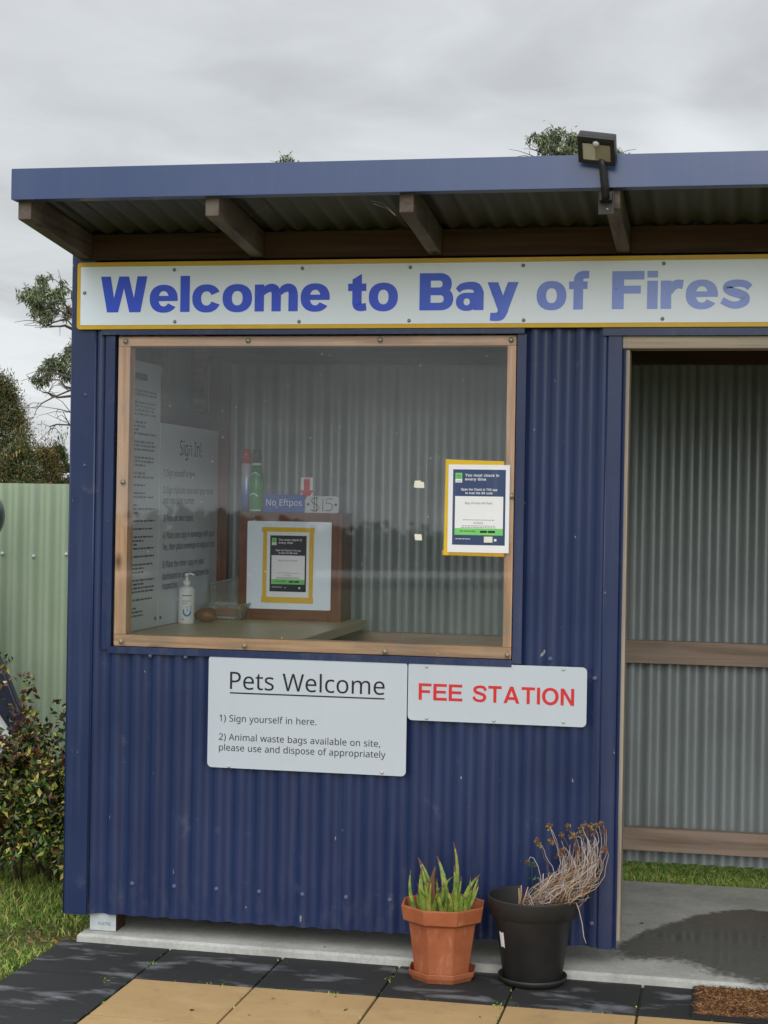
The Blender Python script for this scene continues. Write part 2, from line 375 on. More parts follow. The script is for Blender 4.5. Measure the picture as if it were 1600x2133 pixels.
# ------------------------------------------------------------------ object helpers
def tag(o, label=None, cat=None, group=None, kind=None):
    if label: o['label'] = label
    if cat: o['category'] = cat
    if group: o['group'] = group
    if kind: o['kind'] = kind
    return o
def thing(name, loc, label, cat, group=None):
    o = bpy.data.objects.new(name, None); COL.objects.link(o); o.location = loc
    o.empty_display_size = 0.1
    return tag(o, label, cat, group)
def origin_of(p):
    v = Vector((0, 0, 0))
    while p: v += p.location; p = p.parent
    return v
class MB:
    """collects shapes in world coordinates; build() links ONE mesh object"""
    def __init__(self): self.v = []; self.f = []; self.mi = []; self.sm = []
    def add(self, verts, faces, mi=0, smooth=False):
        o = len(self.v); self.v += [tuple(map(float, p)) for p in verts]
        for f in faces:
            self.f.append(tuple(i+o for i in f)); self.mi.append(mi); self.sm.append(smooth)
        return self
    def box(self, x0, x1, y0, y1, z0, z1, mi=0, bev=0.0, M=None):
        if bev > 0:
            bm = bmesh.new(); bmesh.ops.create_cube(bm, size=1)
            for v in bm.verts:
                v.co = Vector((x0+(v.co.x+.5)*(x1-x0), y0+(v.co.y+.5)*(y1-y0), z0+(v.co.z+.5)*(z1-z0)))
            bmesh.ops.bevel(bm, geom=bm.edges[:], offset=bev, segments=2, affect='EDGES', profile=0.7)
            vs = [v.co.copy() for v in bm.verts]; bm.verts.index_update()
            fs = [[v.index for v in f.verts] for f in bm.faces]; bm.free()
        else:
            vs = [Vector((x, y, z)) for x in (x0, x1) for y in (y0, y1) for z in (z0, z1)]
            fs = [(0, 1, 3, 2), (4, 6, 7, 5), (0, 4, 5, 1), (2, 3, 7, 6), (0, 2, 6, 4), (1, 5, 7, 3)]
        if M is not None: vs = [M @ v for v in vs]
        return self.add(vs, fs, mi)
    def prism(self, pts, a, b, axis='y', mi=0):
        """closed outline pts (2-D) extruded between a and b along axis"""
        n = len(pts)
        def p3(p, t): return {'y': (p[0], t, p[1]), 'x': (t, p[0], p[1]), 'z': (p[0], p[1], t)}[axis]
        vs = [p3(p, a) for p in pts]+[p3(p, b) for p in pts]
        fs = [tuple(range(n)), tuple(range(2*n-1, n-1, -1))]
        fs += [(i, i+n, (i+1) % n+n, (i+1) % n) for i in range(n)]
        return self.add(vs, fs, mi)
    def lathe(self, prof, cx, cy, seg=32, mi=0, smooth=True, rot=0.0, squash=1.0):
        vs = []; fs = []
        for r, z in prof:
            for k in range(seg):
                t = rot+2*math.pi*k/seg
                vs.append((cx+r*math.cos(t), cy+r*math.sin(t)*squash, z))
        for i in range(len(prof)-1):
            for k in range(seg):
                a = i*seg+k; b = i*seg+(k+1) % seg
                fs.append((a, b, b+seg, a+seg))
        fs.append(tuple(range(seg-1, -1, -1))); fs.append(tuple((len(prof)-1)*seg+k for k in range(seg)))
        return self.add(vs, fs, mi, smooth)
    def tube(self, pts, rad, seg=6, mi=0):
        pts = [Vector(p) for p in pts]; n = len(pts)
        if not hasattr(rad, '__len__'): rad = [rad]*n
        vs = []; fs = []
        for i, p in enumerate(pts):
            d = (pts[min(i+1, n-1)]-pts[max(i-1, 0)]).normalized()
            a = d.orthogonal().normalized() if i == 0 else (a-d*a.dot(d)).normalized()
            b = d.cross(a)
            for k in range(seg):
                t = 2*math.pi*k/seg
                vs.append(p+(a*math.cos(t)+b*math.sin(t))*rad[i])
        for i in range(n-1):
            for k in range(seg):
                fs.append((i*seg+k, i*seg+(k+1) % seg, (i+1)*seg+(k+1) % seg, (i+1)*seg+k))
        fs.append(tuple(range(seg-1, -1, -1))); fs.append(tuple((n-1)*seg+k for k in range(seg)))
        return self.add(vs, fs, mi, True)
    def plate(self, x0, x1, z0, z1, yf, th, r=0.012, mi=0, seg=5):
        pts = []
        for cx, cz, t0 in ((x1-r, z1-r, 0), (x0+r, z1-r, 90), (x0+r, z0+r, 180), (x1-r, z0+r, 270)):
            for k in range(seg+1):
                t = math.radians(t0+90*k/seg); pts.append((cx+r*math.cos(t), cz+r*math.sin(t)))
        return self.prism(pts, yf, yf+th, 'y', mi)
    def corr(self, x0, x1, z0, z1, y, crest, pitch=0.0774, amp=0.0084, mi=0, nz=1, sharp=0.75):
        """corrugated sheet in the x-z plane at depth y (crests towards -y)"""
        n = max(4, int(round((x1-x0)/pitch*14))); vs = []; fs = []
        for j in range(nz+1):
            z = z0+(z1-z0)*j/nz
            for i in range(n+1):
                x = x0+(x1-x0)*i/n
                c = math.cos(2*math.pi*(x-crest)/pitch)
                c = math.copysign(abs(c)**sharp, c)
                vs.append((x, y-amp*c, z))
        for j in range(nz):
            for i in range(n):
                a = j*(n+1)+i; fs.append((a, a+1, a+n+2, a+n+1))
        return self.add(vs, fs, mi, True)
    def build(self, name, mats, parent=None):
        o_ = origin_of(parent) if parent else Vector((0, 0, 0))
        me = bpy.data.meshes.new(name)
        me.from_pydata([(x-o_.x, y-o_.y, z-o_.z) for x, y, z in self.v], [], self.f)
        if not isinstance(mats, (list, tuple)): mats = [mats]
        for q in mats: me.materials.append(q)
        me.polygons.foreach_set('material_index', self.mi)
        me.polygons.foreach_set('use_smooth', self.sm)
        me.update()
        bm = bmesh.new(); bm.from_mesh(me); bmesh.ops.recalc_face_normals(bm, faces=bm.faces[:]); bm.to_mesh(me); bm.free()
        o = bpy.data.objects.new(name, me); COL.objects.link(o)
        if parent: o.parent = parent
        return o
def rebase(o, p):
    """move a top-level mesh's origin to its base point"""
    o.data.transform(Matrix.Translation(-Vector(p))); o.location = p; return o

# letter outlines (thousandths of an em): a light sans for the notices, a sturdier one for the painted signs
GLYPH_LIGHT = r"""0~459~419,287 418,242 415,201 409,163 401,128 390,97 376,70 359,47 339,27 316,12 290,1 261,-6 229,-8 188,-4 153,8 122,27 97,54 76,88 60,129 48,176 42,229 39,287 41,346 48,399 58,446 73,486 93,520 119,547 149,566 186,578 229,581 269,578 304,566 335,547 361,520 382,486 399,446 410,399 417,346/110,287 111,238 115,194 121,156 131,125 143,98 159,78 178,64 202,55 229,52 256,55 279,64 298,78 314,98 326,124 336,156 343,194 347,238 348,287 347,336 343,380 336,417 326,449 314,475 298,495 279,510 256,518 229,521 202,518 178,510 159,495 143,475 131,449 121,417 115,380 111,336
1~459~285,0 216,0 216,400 216,439 217,470 219,499 196,477 169,455 108,405 71,452 226,573 285,573
2~459~417,0 38,0 38,59 188,210 216,238 240,264 261,287 280,309 295,331 306,353 315,376 320,399 322,424 318,453 309,477 294,496 273,510 249,518 221,520 194,519 169,514 147,506 126,495 104,482 83,466 45,513 60,526 77,537 94,548 113,557 132,565 153,572 174,577 197,580 221,581 255,579 285,572 313,562 336,548 356,531 372,510 384,485 391,458 394,428 392,399 386,371 375,344 361,318 344,292 324,267 301,241 275,214 247,185 128,67 128,64 417,64
3~459~395,439 394,414 389,392 381,372 370,355 356,339 340,326 321,316 300,307 277,302 277,298 319,290 353,276 379,255 398,229 409,198 413,163 410,131 403,101 390,74 371,50 348,30 318,14 283,2 241,-6 193,-8 164,-7 136,-5 110,-1 85,5 60,13 36,23 36,89 61,78 87,69 114,61 141,56 168,52 194,51 241,55 278,65 305,81 324,104 335,132 339,164 337,187 331,206 320,223 306,236 288,247 265,255 240,261 211,264 179,265 123,265 123,326 180,326 209,327 236,332 259,339 278,350 294,362 307,377 316,394 321,413 323,434 320,460 311,481 295,498 274,511 249,519 219,521 199,521 181,519 164,515 117,498 75,473 39,521 61,537 87,550 115,563 147,573 181,579 218,581 273,576 317,563 352,540 376,511 390,477
4~459~443,130 359,130 359,0 291,0 291,130 17,130 17,190 286,576 359,576 359,193 443,193/291,374 291,412 293,444 294,474 295,500 292,500 276,468 257,438 86,193 291,193
5~459~221,351 258,349 292,342 322,331 349,316 371,297 389,274 402,247 410,217 413,183 410,145 402,111 387,81 368,54 343,32 314,15 280,2 242,-5 199,-8 170,-7 142,-4 116,0 91,6 70,14 51,23 51,90 71,79 95,70 121,62 148,57 174,53 200,52 227,54 252,58 274,65 293,76 310,89 323,106 333,126 339,149 341,176 337,210 325,239 306,262 279,279 243,289 197,292 146,288 99,280 64,302 86,573 373,573 373,508 146,508 132,342 169,348
6~459~44,245 45,278 47,310 51,342 57,374 64,404 75,433 87,461 103,486 121,510 143,530 168,548 196,562 228,572 265,578 306,581 344,579 377,573 377,513 344,520 308,523 273,521 242,515 216,504 193,491 173,474 158,454 145,431 134,407 127,380 121,352 117,322 115,291 119,291 128,303 138,315 150,326 163,335 178,343 194,350 213,355 233,357 255,358 287,356 316,349 342,338 365,322 384,303 400,279 412,251 419,220 421,184 419,147 411,112 399,82 382,55 361,33 336,15 307,2 275,-5 239,-8 212,-6 187,-1 163,7 140,19 119,35 101,54 84,76 70,103 59,133 51,166 46,204/238,51 270,55 297,66 320,84 337,109 348,143 351,184 348,218 339,247 324,271 302,289 274,300 241,303 217,301 195,296 175,287 157,276 143,263 131,248 122,232 117,215 115,198 116,181 119,163 123,146 129,129 137,114 146,99 158,85 170,74 185,64 201,57 219,53
7~459~109,0 344,508 35,508 35,573 419,573 419,518 187,0
8~459~229,581 261,579 291,574 318,565 341,553 362,538 378,519 390,497 398,472 400,443 399,421 394,401 385,383 374,367 361,352 346,338 329,325 310,314 291,303 314,291 335,279 355,265 373,250 389,234 401,216 411,196 417,173 419,148 416,118 408,90 395,65 378,44 356,26 330,11 300,1 267,-6 231,-8 192,-6 157,0 126,10 100,24 78,42 61,63 49,87 42,115 39,146 41,171 47,194 56,214 68,232 82,249 99,264 118,277 138,289 158,299 140,310 123,322 107,336 93,350 81,366 71,383 64,401 59,422 58,444 60,472 68,497 80,518 97,537 117,552 141,565 168,573 197,579/108,145 112,119 121,96 138,76 161,60 192,51 229,48 265,51 295,60 319,76 336,96 346,120 350,148 348,166 343,182 335,197 324,211 310,223 293,235 274,246 253,256 229,265 217,270 194,260 174,249 157,237 142,225 130,212 121,197 114,182 110,164/228,524 200,521 176,514 155,502 139,486 130,466 127,441 128,422 133,406 141,391 151,379 164,367 179,357 232,330 282,357 296,367 307,379 317,392 325,406 329,423 330,441 327,466 318,486 302,502 282,514 257,521
9~459~417,328 416,295 414,263 410,231 405,199 397,168 387,139 374,112 358,86 340,63 318,42 293,25 265,11 232,0 195,-6 154,-8 117,-6 82,0 82,60 115,53 152,50 188,52 218,58 245,68 268,82 287,99 303,118 316,141 327,165 334,192 340,221 344,250 346,281 341,281 332,269 322,258 310,247 297,238 282,230 266,223 247,218 227,215 204,214 173,216 144,223 118,235 95,250 76,270 61,294 49,321 42,352 40,387 43,426 50,460 63,491 80,517 101,540 127,557 156,570 188,578 223,581 250,579 275,574 299,565 322,553 342,537 361,518 377,495 391,469 402,439 410,406 415,369/223,521 192,518 165,507 142,488 124,463 113,429 110,388 113,354 122,325 137,301 158,284 186,273 220,269 244,271 266,276 286,285 304,296 318,310 330,325 339,341 344,358 346,374 345,392 342,409 338,426 332,443 324,459 315,474 304,487 291,499 277,508 260,516 242,520
(~241~32,220 33,263 38,306 45,348 54,389 67,429 83,468 103,504 125,540 150,573 217,573 182,521 154,465 132,407 116,346 107,284 103,221 105,179 109,139 116,98 126,58 139,19 154,-20 172,-57 192,-92 216,-127 150,-127 125,-94 103,-60 83,-24 67,14 54,53 45,94 38,135 33,177
)~241~209,220 207,177 203,135 196,94 186,53 173,14 158,-24 139,-60 116,-94 91,-127 25,-127 48,-92 69,-57 87,-20 102,19 114,58 124,98 131,139 136,179 137,221 136,263 131,304 124,346 114,386 102,426 87,465 69,503 48,539 24,573 91,573 116,540 139,504 158,468 173,429 186,389 196,348 203,306 207,263
$~459~203,39 174,40 145,43 117,47 91,52 69,58 50,66 50,134 70,126 93,118 119,111 148,106 175,103 203,101 203,263 170,273 141,284 116,296 96,310 79,325 66,342 57,362 52,383 50,407 52,432 58,455 69,475 83,492 101,507 122,519 146,529 173,535 203,538 203,609 254,609 254,539 282,538 307,534 332,530 354,524 375,517 395,509 374,450 317,468 296,472 275,476 254,478 254,317 288,306 317,296 342,284 364,272 382,258 396,242 406,223 412,202 414,176 409,141 395,111 372,85 340,65 301,51 254,43 254,-47 203,-47/254,105 283,110 306,117 323,127 335,140 342,155 345,172 344,184 341,195 337,205 330,213 321,221 309,228 294,234 276,240 254,246/203,476 185,475 169,471 156,466 144,460 135,453 128,444 123,435 120,424 119,413 120,400 122,388 126,377 133,368 141,360 152,352 166,346 183,340 203,334
.~215~58,43 59,61 64,75 72,85 82,92 94,96 107,97 120,96 132,92 142,85 151,75 156,61 157,43 156,26 151,12 142,2 132,-6 120,-10 107,-11 94,-10 82,-6 72,2 64,12 59,26
,~215~154,84 136,23 111,-42 85,-103 33,-103 49,-38 63,31 73,93 148,93
!~216~131,161 85,161 65,573 151,573/58,43 59,61 64,75 72,85 83,92 94,96 107,97 120,96 132,92 142,85 151,75 156,61 157,43 156,26 151,12 142,2 132,-6 120,-10 107,-11 94,-10 83,-6 72,2 64,12 59,26
A~512~437,0 368,177 141,177 73,0 0,0 224,575 289,575 512,0/282,415 274,438 263,473 255,500 247,468 238,438 230,415 165,241 346,241
B~521~241,573 307,569 361,558 404,541 434,515 453,478 459,431 457,409 453,389 446,371 437,354 424,340 409,328 392,317 372,309 350,304 350,300 373,295 395,288 415,279 433,267 448,253 461,236 470,215 476,191 478,163 475,130 467,100 454,74 436,52 413,33 385,19 354,8 318,2 279,0 78,0 78,573/256,329 300,331 334,339 357,352 372,371 381,394 384,423 380,451 369,474 351,490 324,502 289,509 245,511 150,511 150,329/150,269 150,61 265,61 311,64 346,74 371,91 388,112 398,138 401,168 399,188 395,205 388,221 377,235 362,247 344,256 321,263 293,267 260,269
C~507~323,517 294,516 266,510 241,502 217,490 196,474 178,456 162,434 149,410 139,383 131,353 127,321 125,286 128,241 135,200 147,164 164,132 186,105 213,83 244,68 281,58 322,55 347,56 371,58 394,62 460,78 460,15 438,8 416,2 393,-2 369,-6 342,-7 312,-8 257,-4 208,8 166,28 130,56 101,90 78,131 62,178 52,230 49,287 51,329 57,369 67,406 81,440 99,471 120,499 145,523 174,543 206,559 242,571 281,578 324,581 353,580 381,577 409,572 435,565 460,557 482,547 453,486 394,508 372,513 348,516
D~585~536,292 533,231 521,177 501,131 474,91 439,58 399,33 351,15 297,4 237,0 78,0 78,573 254,573 309,569 359,558 404,540 443,516 476,484 502,446 521,401 533,350/460,289 457,337 449,379 435,415 416,444 391,469 361,487 327,500 287,508 244,511 150,511 150,62 228,62 299,68 357,87 402,119 434,164 454,220
E~446~398,0 78,0 78,573 398,573 398,509 150,509 150,330 383,330 383,268 150,268 150,63 398,63
F~416~150,0 78,0 78,573 398,573 398,509 150,509 150,306 383,306 383,243 150,243
G~584~326,302 524,302 524,22 493,12 462,5 431,-1 398,-5 362,-7 323,-8 267,-4 217,8 173,28 136,55 105,89 81,130 63,176 52,229 49,286 53,343 65,395 84,442 111,482 145,517 186,544 233,564 286,577 346,581 377,580 407,577 437,572 465,565 491,557 516,547 489,484 468,493 445,501 421,508 395,513 369,516 342,517 298,514 259,505 225,489 195,468 170,441 150,409 136,373 127,332 124,286 127,243 134,202 146,166 164,133 187,106 216,84 251,68 292,58 340,55 364,55 385,56 404,59 452,68 452,238 326,238
H~594~516,0 443,0 443,267 150,267 150,0 78,0 78,573 150,573 150,330 443,330 443,573 516,573
I~272~239,0 32,0 32,42 99,57 99,515 32,531 32,573 239,573 239,531 172,515 172,57 239,42
K~496~496,0 411,0 209,273 150,222 150,0 78,0 78,573 150,573 150,290 199,345 249,399 403,573 488,573 261,323
L~420~78,0 78,573 150,573 150,64 400,64 400,0
M~727~330,0 142,502 139,502 142,461 144,407 144,347 144,0 78,0 78,573 184,573 361,103 364,103 544,573 650,573 650,0 578,0 578,352 579,408 581,460 584,501 581,501 390,0
N~609~532,0 447,0 141,476 138,476 141,432 143,378 144,320 144,0 78,0 78,573 161,573 467,99 470,99 468,137 466,193 464,249 464,573 532,573
O~626~577,287 576,244 570,204 561,166 547,132 531,101 510,73 486,49 459,29 428,13 393,1 355,-6 314,-8 271,-6 232,1 196,13 165,29 138,49 114,73 94,101 78,132 65,167 56,204 51,245 49,288 52,344 62,396 78,442 100,482 130,517 166,545 208,565 258,577 314,581 369,577 417,565 459,545 495,517 524,483 547,442 564,396 574,344/125,287 127,241 134,200 145,163 161,131 182,104 207,83 238,67 273,58 314,55 354,58 390,67 420,83 445,104 465,131 481,163 492,200 499,241 501,287 496,354 481,411 456,457 421,491 373,511 314,518 274,515 238,506 207,490 182,469 161,443 145,411 134,374 127,333
P~485~229,573 297,568 352,553 393,528 421,495 439,454 444,404 443,381 439,358 433,336 423,316 411,296 395,278 375,262 351,249 324,238 292,230 256,225 216,223 150,223 150,0 78,0 78,573/223,511 150,511 150,285 208,285 242,286 272,290 298,296 320,306 338,318 352,334 362,352 368,375 370,401 366,435 354,462 334,484 306,499 269,508
Q~626~577,287 575,242 569,200 559,160 544,124 525,92 503,64 476,40 445,21 411,6 548,-136 444,-136 334,-7 324,-8 314,-8 271,-6 232,1 196,13 165,29 138,49 114,73 94,101 78,132 65,167 56,204 51,245 49,288 52,344 62,396 78,442 100,482 130,517 166,545 208,565 258,577 314,581 369,577 417,565 459,545 495,517 524,483 547,442 564,396 574,344/125,287 127,241 134,200 145,163 161,131 182,104 207,83 238,67 273,58 314,55 354,58 390,67 420,83 445,104 465,131 481,163 492,200 499,241 501,287 496,354 481,411 456,457 421,491 373,511 314,518 274,515 238,506 207,490 182,469 161,443 145,411 134,374 127,333
R~499~236,573 281,571 320,565 353,555 381,540 404,522 422,500 434,474 442,444 444,410 442,381 437,356 427,334 415,315 401,298 385,285 367,274 349,264 330,257 487,0 403,0 264,237 150,237 150,0 78,0 78,573/232,510 150,510 150,298 236,298 278,301 312,310 338,325 355,347 366,374 370,407 368,430 363,450 355,467 343,480 328,491 310,500 287,505 261,509
S~440~403,153 400,121 392,92 378,66 359,44 335,26 307,11 274,1 238,-6 198,-8 137,-5 83,4 41,19 41,88 62,80 86,72 113,65 142,59 171,56 201,55 228,56 252,60 273,66 290,74 305,85 316,98 324,113 329,129 330,147 329,164 325,180 318,194 308,207 295,218 277,230 255,241 228,252 196,265 172,274 151,284 131,294 114,305 98,317 85,330 74,344 65,359 57,375 52,393 49,413 48,435 51,464 58,490 71,513 89,533 110,550 136,563 165,573 197,579 231,581 262,580 290,577 318,572 343,565 367,558 389,549 366,487 346,495 325,502 302,508 278,513 254,516 229,517 207,516 187,513 169,507 155,499 142,489 133,478 126,464 122,450 121,434 122,416 126,400 133,386 143,373 156,362 172,351 193,341 217,330 246,318 278,306 307,293 332,279 353,264 371,247 385,228 395,206 401,181
T~446~259,0 187,0 187,509 8,509 8,573 437,573 437,509 259,509
U~586~513,202 511,164 503,128 489,95 470,65 446,40 416,20 380,4 338,-5 290,-8 225,-2 171,18 128,50 97,93 78,144 72,204 72,573 144,573 144,201 148,158 161,122 182,93 211,72 248,59 294,55 327,57 355,63 379,73 399,88 415,105 427,126 435,149 440,174 442,202 442,573 513,573
V~481~481,573 277,0 204,0 0,573 75,573 204,205 220,160 231,119 241,80 250,119 262,161 277,207 405,573
W~746~735,573 583,0 510,0 399,375 389,410 380,443 373,471 370,488 367,471 361,443 352,409 342,373 234,0 161,0 10,573 85,573 174,223 183,186 190,151 196,118 201,87 206,119 213,154 222,191 232,227 333,573 407,573 512,225 523,187 532,151 538,117 544,87 550,129 560,175 572,224 660,573
X~470~467,0 385,0 233,249 79,0 3,0 193,298 15,573 95,573 236,348 377,573 453,573 276,300
Y~454~227,291 376,573 454,573 263,222 263,0 191,0 191,219 0,573 79,573
a~450~231,437 279,433 318,422 347,403 368,375 381,338 385,293 385,0 334,0 320,61 317,61 304,46 292,33 279,22 265,13 250,5 234,-1 216,-5 195,-7 172,-8 148,-7 124,-2 103,6 84,16 68,30 55,48 45,68 39,92 37,119 43,159 59,192 87,219 127,238 179,251 243,257 316,259 316,285 313,317 306,342 293,359 275,371 253,378 227,380 205,379 183,376 163,370 106,347 84,400 104,410 126,419 151,426 177,432 204,436/252,208 204,203 167,195 141,182 124,165 113,144 110,119 112,97 120,79 132,66 148,56 167,51 188,49 223,52 253,62 279,79 299,103 311,134 315,172 315,210
b~493~139,461 138,410 135,373 139,373 153,390 169,405 189,419 213,429 240,435 272,437 322,431 365,412 401,381 428,338 444,283 449,215 447,168 439,127 427,91 410,61 390,36 365,17 337,3 306,-5 272,-8 240,-6 213,0 189,10 169,24 153,38 139,55 133,55 119,0 68,0 68,609 139,609/260,379 231,377 207,371 188,361 172,348 159,330 150,308 144,282 140,252 139,217 139,214 142,165 150,125 165,93 187,69 219,55 261,51 297,55 325,69 348,93 363,126 373,166 376,216 373,265 363,306 348,338 325,360 296,374
c~385~241,-8 204,-5 170,2 139,15 112,34 88,58 69,87 55,123 47,165 44,213 47,262 56,305 71,342 90,372 114,396 142,415 174,428 208,435 245,438 267,437 288,435 309,431 328,426 344,421 358,415 337,356 292,370 244,376 217,374 193,368 172,358 155,343 141,325 131,303 123,277 119,247 117,213 119,181 123,152 131,126 141,104 155,86 172,71 191,61 214,55 240,53 262,54 283,56 302,60 351,78 351,15 336,8 320,3 304,-2 285,-5 264,-7
d~493~221,-8 171,-2 128,17 92,48 65,91 49,146 44,214 49,282 66,338 93,381 128,413 171,432 221,438 243,437 262,434 280,429 296,423 310,416 323,407 354,374 359,374 356,405 354,438 354,609 425,609 425,0 368,0 358,58 354,58 323,24 310,15 296,7 279,1 262,-4 242,-7/232,51 273,55 305,67 328,88 343,117 352,154 355,200 355,213 352,263 343,304 329,336 306,360 274,375 231,379 196,374 168,359 146,334 130,300 120,260 117,213 120,165 130,125 146,93 168,69 197,55
e~452~234,438 269,435 301,427 329,414 354,396 374,373 390,346 402,315 409,281 411,244 411,201 117,201 122,157 134,119 154,90 181,69 215,56 254,52 280,53 305,56 327,60 348,66 370,73 392,82 392,20 370,11 349,4 327,-1 304,-5 279,-7 251,-8 212,-5 176,3 143,17 114,36 90,61 70,91 56,126 47,167 44,212 47,257 55,297 68,333 86,364 108,390 134,411 164,426 198,435/233,380 202,377 175,366 154,348 137,323 125,293 119,257 338,257 336,281 333,302 326,322 318,338 306,353 292,364 276,373 256,378
f~276~266,375 158,375 158,0 87,0 87,375 12,375 12,408 87,432 87,457 89,492 95,522 104,547 116,568 132,585 152,597 174,606 199,612 227,613 274,609 310,599 292,544 262,552 228,556 206,553 189,545 175,532 166,513 160,489 158,458 158,430 266,430
g~493~221,438 248,436 273,431 297,422 319,409 338,393 355,373 359,373 369,430 425,430 425,-7 423,-46 416,-80 404,-109 388,-135 367,-155 341,-172 310,-183 274,-190 233,-192 202,-192 174,-189 147,-186 122,-180 99,-174 78,-165 78,-100 99,-110 123,-118 149,-125 177,-130 206,-133 237,-134 271,-130 300,-119 324,-101 341,-77 352,-48 355,-13 355,4 356,32 358,57 354,57 338,37 320,21 299,8 275,-1 250,-6 221,-8 170,-2 126,18 91,51 65,95 49,149 44,214 49,278 65,332 91,377 126,411 169,431/230,379 207,376 187,370 169,359 153,344 140,326 130,303 123,277 119,247 117,213 120,165 130,124 146,92 169,68 197,54 232,50 253,51 271,53 288,58 303,65 315,74 326,85 336,98 343,113 349,131 353,151 355,173 356,197 356,214 355,251 350,282 343,309 332,331 319,348 302,362 281,371 257,377
h~496~139,431 138,399 135,370 140,370 149,385 161,397 174,407 188,416 204,424 221,429 238,434 255,436 273,437 306,435 335,430 360,421 382,408 399,391 413,370 423,344 429,314 431,280 431,0 361,0 361,275 358,307 351,333 338,353 319,367 295,376 265,379 235,377 210,370 189,360 173,347 160,329 150,308 144,283 140,254 139,222 139,0 68,0 68,609 139,609
i~207~139,430 139,0 68,0 68,430/104,591 115,590 124,586 133,580 140,572 144,560 145,546 144,532 140,521 133,512 124,506 115,502 104,501 93,502 83,506 75,512 68,521 64,532 63,546 64,560 68,572 75,580 83,586 93,590
j~207~18,-192 -18,-190 -44,-183 -44,-126 -19,-132 9,-134 25,-132 39,-128 51,-120 61,-108 66,-90 68,-67 68,430 139,430 139,-64 137,-90 133,-113 126,-133 116,-151 103,-166 87,-177 67,-186 44,-191/63,546 64,560 68,572 75,580 83,586 93,590 104,591 115,590 124,586 133,580 140,572 144,560 145,546 144,532 140,521 133,512 124,506 115,502 104,501 93,502 83,506 75,512 68,521 64,532
k~428~138,291 137,257 135,221 138,221 152,240 172,264 189,285 326,430 409,430 235,246 421,0 336,0 187,200 138,158 138,0 68,0 68,609 138,609
l~207~139,0 68,0 68,609 139,609
m~750~540,438 584,434 621,421 649,401 669,371 681,330 685,280 685,0 615,0 615,277 613,308 606,333 594,353 577,367 555,376 528,379 490,374 460,362 438,342 423,315 414,280 411,237 411,0 342,0 342,277 341,298 337,317 332,333 325,347 315,359 303,367 289,374 272,377 253,379 227,377 204,370 185,360 170,347 158,329 150,308 144,283 140,255 139,223 139,0 68,0 68,430 125,430 136,371 140,371 149,385 160,398 173,409 186,418 201,425 217,431 233,435 249,437 266,438 298,436 325,430 349,420 369,406 386,388 398,366 402,366 418,388 438,406 461,420 486,430 512,436
n~496~275,438 322,434 361,421 391,401 413,371 426,330 431,280 431,0 361,0 361,275 358,307 351,333 338,353 319,367 295,376 265,379 222,374 189,361 166,338 151,308 142,269 139,223 139,0 68,0 68,430 125,430 136,371 140,371 150,385 162,398 175,409 190,418 206,425 222,431 239,435 257,437
o~485~442,216 440,181 436,150 428,121 417,95 404,71 388,51 369,33 348,18 324,7 299,-1 271,-6 241,-8 214,-6 188,-1 163,7 140,18 119,33 100,51 84,71 70,95 59,121 51,150 46,181 44,216 47,261 55,301 68,336 87,367 110,392 137,412 169,426 204,435 244,438 281,435 316,426 347,412 374,392 398,367 417,336 431,301 439,261/117,216 119,184 123,154 130,128 141,105 155,86 172,71 192,59 216,53 243,51 270,53 294,59 314,71 331,86 345,105 356,128 363,154 367,184 369,216 367,248 363,277 355,303 345,325 331,344 314,359 294,370 270,376 242,379 202,374 171,359 147,335 130,303 120,263
p~493~273,438 322,432 365,413 401,383 428,339 444,284 449,216 447,170 439,129 427,93 410,62 390,37 365,17 337,3 306,-5 272,-8 251,-7 231,-4 213,1 197,7 182,15 170,24 139,55 134,55 137,20 139,-16 139,-192 68,-192 68,430 126,430 136,371 139,371 170,405 182,414 197,422 213,429 231,434 251,437/260,379 233,377 210,371 190,362 174,349 161,333 152,313 145,289 141,261 139,229 139,216 140,182 144,152 150,126 159,103 172,85 188,70 208,59 233,53 261,51 286,53 308,60 326,72 341,88 354,108 364,131 371,157 375,186 376,217 373,262 363,302 348,334 325,359 296,374
r~331~269,438 295,437 319,433 310,368 287,372 264,374 248,373 232,369 217,363 202,355 189,346 176,334 166,321 156,305 149,289 143,270 140,251 139,229 139,0 68,0 68,430 126,430 134,351 137,351 147,367 158,381 170,395 183,407 198,418 214,426 231,433 249,437
s~384~348,119 346,92 339,69 327,49 311,32 292,18 268,6 241,-2 210,-6 176,-8 148,-7 122,-5 99,-1 78,5 59,11 42,19 42,83 60,75 81,67 104,60 128,54 153,50 178,49 211,51 236,57 256,66 269,79 277,94 280,112 271,141 264,150 253,158 239,167 222,176 200,185 174,196 148,206 124,217 103,228 84,239 69,252 57,266 48,283 43,302 41,324 46,358 61,386 85,408 118,425 157,435 202,438 228,437 252,434 275,430 298,424 319,417 339,409 315,353 258,372 238,377 218,379 197,380 171,379 149,374 131,366 118,356 111,343 108,328 109,317 113,307 119,298 127,290 139,282 154,274 219,246 245,236 268,226 289,215 306,203 321,191 333,176 341,159 346,140
t~289~212,50 245,53 272,59 272,5 240,-4 200,-8 178,-7 157,-3 138,4 120,13 104,27 91,44 82,66 76,93 74,125 74,375 13,375 13,409 75,437 103,528 144,528 144,430 269,430 269,375 144,375 144,127 146,103 153,83 163,69 177,58 193,52
u~496~427,430 427,0 370,0 359,57 356,57 346,43 334,31 321,20 306,11 290,4 273,-1 256,-5 238,-7 220,-8 187,-6 159,-1 134,8 112,21 95,38 81,59 71,85 65,114 63,148 63,430 135,430 135,153 137,122 145,96 158,76 176,62 200,53 230,51 260,53 285,59 306,69 323,82 336,100 345,121 352,146 356,175 357,206 357,430
v~407~163,0 0,430 75,430 167,176 180,137 193,96 201,63 204,63 214,96 227,138 241,176 332,430 407,430 244,0
